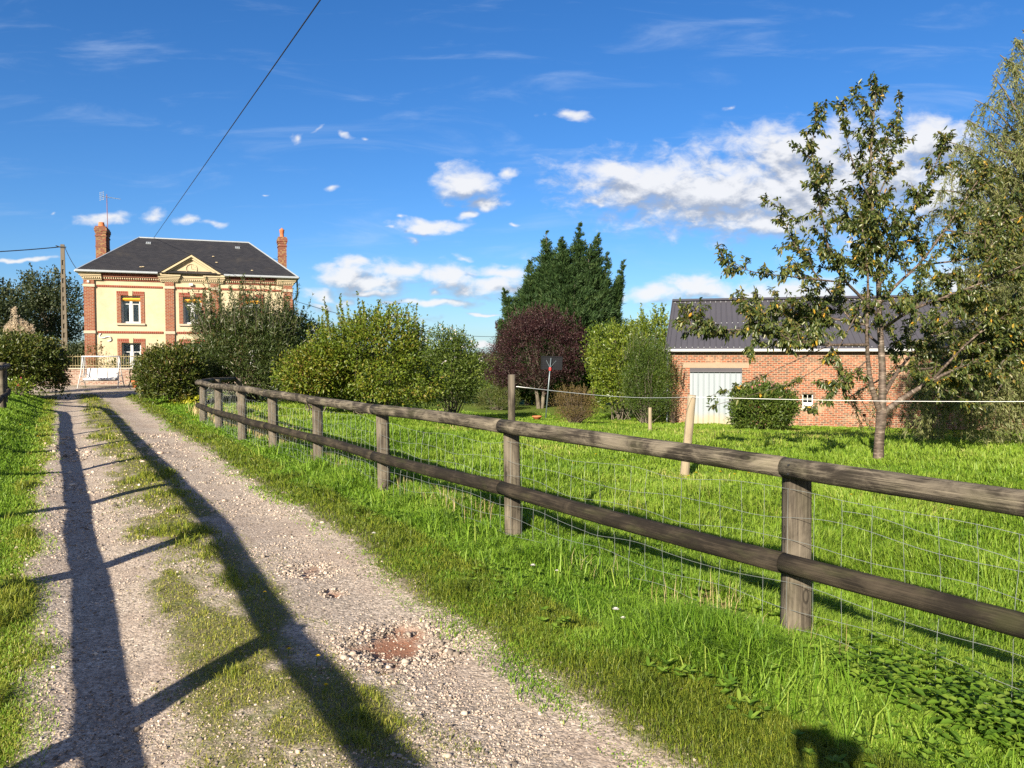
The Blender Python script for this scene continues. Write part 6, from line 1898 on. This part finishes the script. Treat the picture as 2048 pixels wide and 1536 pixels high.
def flower(name, label, pos, mat, petals, rad, h, group, cat='flower', double=True):
    b = Vector((pos[0], pos[1], gz(pos[0], pos[1])))
    t = thing(name, label, cat, b, random.uniform(0, 6.28), group)
    m = MB(); m.tube([(0, 0, -0.02), (0.008, 0, h * 0.6), (0.012, 0.004, h)], 0.0022, 5, False)
    m.build('stem', MAT['nettle'], t)
    F = Foliage()
    for ring, k in ((0, petals), (1, petals - 3)):
        if ring and not double: break
        a = np.arange(k) * 2 * math.pi / k + ring * 0.3
        el = 0.12 + 0.5 * ring
        F.add(np.repeat(np.array([[0.012, 0.004, h]]), k, 0), np.stack([np.cos(a), np.sin(a), el + 0 * a], -1), np.stack([-np.cos(a) * el, -np.sin(a) * el, 1 + 0 * a], -1), rad * (1 - 0.25 * ring), rad * 0.42, rng.random(k))
    F.build('blossom', MAT[mat], t, simple=True)
    return t

def copy_tree(t, loc, rz, sc=1.0):
    c = t.copy(); COL.objects.link(c); c.location = loc; c.rotation_euler = (0, 0, rz); c.scale = (sc, sc, sc)
    for ch in t.children:
        k = ch.copy(); COL.objects.link(k); k.parent = c
    return c

def build_wildflowers():
    spots = [(1782, 984), (1702, 990), (1745, 993), (1820, 988), (1773, 1007), (1826, 997), (1700, 1003), (1530, 957), (1555, 962), (1498, 955), (1390, 960), (1375, 966), (1440, 958), (1468, 965), (1010, 960), (1145, 935), (1430, 912), (1575, 934), (1900, 1045), (1345, 905), (1247, 930), (1190, 918)]
    src = None
    for i, (px, py) in enumerate(spots):
        p = ghit(px, py + 14)
        if src is None:
            src = flower('dandelion', 'yellow dandelion flowering in the meadow beyond the fence', p, 'petal_yellow', 15, 0.022, 0.19, 'dandelions in the meadow')
        else:
            copy_tree(src, (p.x, p.y, gz(p.x, p.y)), random.uniform(0, 6), random.uniform(0.8, 1.25))
    src = None
    for i, (px, py) in enumerate([(1235, 1248), (1245, 1256), (1112, 1152), (1068, 1150), (745, 1080)]):
        p = ghit(px, py + 12)
        if src is None:
            src = flower('daisy', 'small white daisy in the grass bank below the fence', p, 'petal_white', 13, 0.024, 0.12, 'daisies on the bank')
        else:
            copy_tree(src, (p.x, p.y, gz(p.x, p.y)), random.uniform(0, 6), random.uniform(0.7, 1.1))
    src = None
    for i, (px, py) in enumerate([(528, 1195), (575, 1315), (632, 1330), (648, 1388), (385, 845), (360, 838), (362, 852), (340, 850), (375, 830), (300, 815), (395, 880), (55, 866), (75, 880), (40, 856)]):
        p = ghit(px, py + 6)
        if src is None:
            src = flower('buttercup', 'tiny yellow buttercup in the worn turf of the drive', p, 'petal_yellow', 9, 0.015, 0.06, 'buttercups along the drive')
        else:
            copy_tree(src, (p.x, p.y, gz(p.x, p.y)), random.uniform(0, 6), random.uniform(0.9, 1.3) * (1.8 if py < 900 else 1))
build_wildflowers()

def build_weeds():
    # nettles at the foot of the near fence
    F = Foliage(); mb = MB()
    for _ in range(420):
        y = rng.uniform(2.2, 4.3)
        q = 2.62 + abs(rng.normal()) * 0.16 - 0.30 * rng.random()
        x = 1.07 + (q - y * 0.505) / 0.863 + rng.normal() * 0.08
        if y > 3.3 and rng.random() < (y - 3.3) * 1.4: continue
        z = gz(x, y); h = rng.uniform(0.10, 0.30)
        lean = rng.normal(size=2) * 0.06
        base = np.array([x, y, z]); top = base + np.array([lean[0], lean[1], h])
        mb.tube([base, (base + top) / 2, top], 0.002, 4, False)
        for lv in range(int(h / 0.042)):
            f = (lv + 0.6) / (h / 0.042)
            a = lv * math.pi / 2 + rng.uniform(0, .6)
            for s in (0, math.pi):
                p = base + (top - base) * f
                F.add(p[None], np.array([[math.cos(a + s), math.sin(a + s), 0.25 - 0.5 * (1 - f)]]), np.array([[0, 0, 1.0]]) + rng.normal(size=(1, 3)) * .2, 0.060 * (1.15 - 0.5 * f) * rng.uniform(.8, 1.2), 0.028, rng.random(1))
    o = F.build('nettle_patch', MAT['nettle'], None)
    tag(o, 'patch of green nettles at the foot of the near fence', None, None, 'stuff')
    # broad-leaved weeds in the verge
    F = Foliage()
    x, y, r = polar(5000, 2.4, 16, -34, 40)
    q = qof(x, y)
    k = (q > 1.55) & (q < 4.2) & (fbm(x * 1.5, y * 1.5, 6) > 0.54) & (rng.random(len(x)) < 0.5)
    x, y = x[k], y[k]
    z = zb(x, y)
    for i in range(len(x)):
        n = rng.integers(4, 8); a = rng.uniform(0, 6.28) + np.arange(n) * 2.4
        F.add(np.repeat([[x[i], y[i], z[i] + rng.uniform(.03, .10)]], n, 0), np.stack([np.cos(a), np.sin(a), rng.uniform(0.2, 0.9, n)], -1), np.stack([-np.cos(a) * .4, -np.sin(a) * .4, 1 + 0 * a], -1), rng.uniform(0.025, 0.060) * rng.uniform(.8, 1.2, n), 0.022, rng.random(n))
    o = F.build('broadleaf_weeds', MAT['nettle'], None)
    tag(o, 'broad-leaved weeds mixed into the grass near the fence', None, None, 'stuff')
build_weeds()

# ================================================================== THE PERSON HOLDING THE PHONE (throws the shadow at the lower edge)
def skinned(name, pts, edges, rad, mat, parent, root=0, sub=2):
    me = bpy.data.meshes.new(name)
    me.from_pydata([Vector(p) for p in pts], edges, [])
    o = bpy.data.objects.new(name, me); link(o, parent)
    me.materials.append(mat)
    sk = o.modifiers.new('skin', 'SKIN')
    sk.use_smooth_shade = True
    lay = me.skin_vertices[0].data if me.skin_vertices else None
    if lay:
        for i, r in enumerate(rad):
            rr = r if hasattr(r, '__len__') else (r, r)
            lay[i].radius = rr; lay[i].use_root = (i == root)
    s = o.modifiers.new('sub', 'SUBSURF'); s.levels = sub; s.render_levels = sub
    return o

def build_person():
    t = thing('person', 'person in a dark jacket standing on the drive edge and holding up a phone', 'person', (-0.03, -0.24, 0), 0)
    t.location.z = gz(-0.03, -0.24)
    skin = plain('skin', (0.55, 0.33, 0.24), 0.6); cloth = plain('dark jacket', (0.03, 0.035, 0.05), 0.9); jeans = plain('jeans', (0.05, 0.07, 0.13), 0.9); hairm = plain('brown hair', (0.06, 0.035, 0.02), 0.8)
    g = t.location.z
    ph = 1.64 - g
    pts = [(0, 0, .95), (0, -.01, 1.15), (0, -.01, 1.36), (0, 0.0, 1.46), (0, .03, 1.54), (0, .035, 1.63), (0, .03, 1.69),
           (.09, 0, .9), (.10, .01, .50), (.10, -.02, .09), (.10, .10, .03), (-.09, 0, .9), (-.10, .01, .50), (-.10, -.02, .09), (-.10, .10, .03),
           (.18, 0, 1.40), (.24, .10, 1.17), (.09, .13, ph - .07), (-.18, 0, 1.40), (-.15, .06, 1.20), (-.09, .12, ph - .08)]
    ed = [(0, 1), (1, 2), (2, 3), (3, 4), (4, 5), (5, 6), (0, 7), (7, 8), (8, 9), (9, 10), (0, 11), (11, 12), (12, 13), (13, 14), (2, 15), (15, 16), (16, 17), (2, 18), (18, 19), (19, 20)]
    rad = [(.15, .11), (.135, .10), (.15, .11), (.055, .055), (.06, .075), (.078, .10), (.06, .075), .085, .055, .042, .04, .085, .055, .042, .04, .055, .042, .028, .055, .042, .028]
    skinned('body', pts, ed, rad, skin, t)
    j = [0, 1, 2, 15, 16, 17, 18, 19, 20]
    jp = [pts[i] for i in j]; jp[5] = tuple(np.array(pts[16]) * .2 + np.array(pts[17]) * .8); jp[8] = tuple(np.array(pts[19]) * .2 + np.array(pts[20]) * .8)
    skinned('jacket', jp, [(0, 1), (1, 2), (2, 3), (3, 4), (4, 5), (2, 6), (6, 7), (7, 8)], [(.17, .13), (.155, .12), (.17, .13), .07, .056, .042, .07, .056, .042], cloth, t)
    tp = [pts[i] for i in (0, 7, 8, 9, 11, 12, 13)]
    skinned('trousers', tp, [(0, 1), (1, 2), (2, 3), (0, 4), (4, 5), (5, 6)], [(.158, .12), .10, .07, .058, .10, .07, .058], jeans, t)
    skinned('hair', [(0, .0, 1.63), (0, .0, 1.70), (0, .02, 1.72)], [(0, 1), (1, 2)], [(.10, .10), (.11, .11), (.08, .09)], hairm, t)
    fo = MB(); fo.lathe([(0.0, -.02), (.012, -.01), (.014, .0), (.010, .012), (0.0, .03)], (0, .145, 1.62), 8)
    fo.build('nose', skin, t, smooth=True)
    for s in (-1, 1):
        e = MB(); e.lathe([(0, -.01), (.009, 0), (0, .01)], (s * .032, .128, 1.645), 8); e.build('eye', hairm, t)
    # hands: palm continues the arm; five bent fingers each
    for s, bx in ((1, .09), (-1, -.09)):
        w = np.array([bx, .13, ph - .07])
        for k in range(5):
            base = w + np.array([-0.012 * s, .035, .012 * (k - 1.2) + .01])
            if k == 4:
                p = [w, w + [-.02 * s, .03, .03], w + [-.045 * s, .055, .05], w + [-.06 * s, .075, .055]]
            else:
                l = (.92, 1.0, .95, .78)[k]
                p = [w, base, base + np.array([.004 * s, .05 * l, .02]), base + np.array([-.02 * s, .085 * l, .035])]
            skinned('finger', p, [(0, 1), (1, 2), (2, 3)], [.018, .011, .009, .008], skin, t, 0, 1)
    p = thing('mobile_phone', 'dark phone held up at eye level by the person on the drive', 'phone', (0, 0, 0), 0)
    m = MB(); m.box(-.12, .045, -.018, -.010, 1.590, 1.667); m.build('case', MAT['black_plastic'], p, bevel=0.003)
    m = MB(); m.box(-.115, .04, -.0195, -.0182, 1.594, 1.663); m.build('screen', MAT['dark_metal'], p)
build_person()
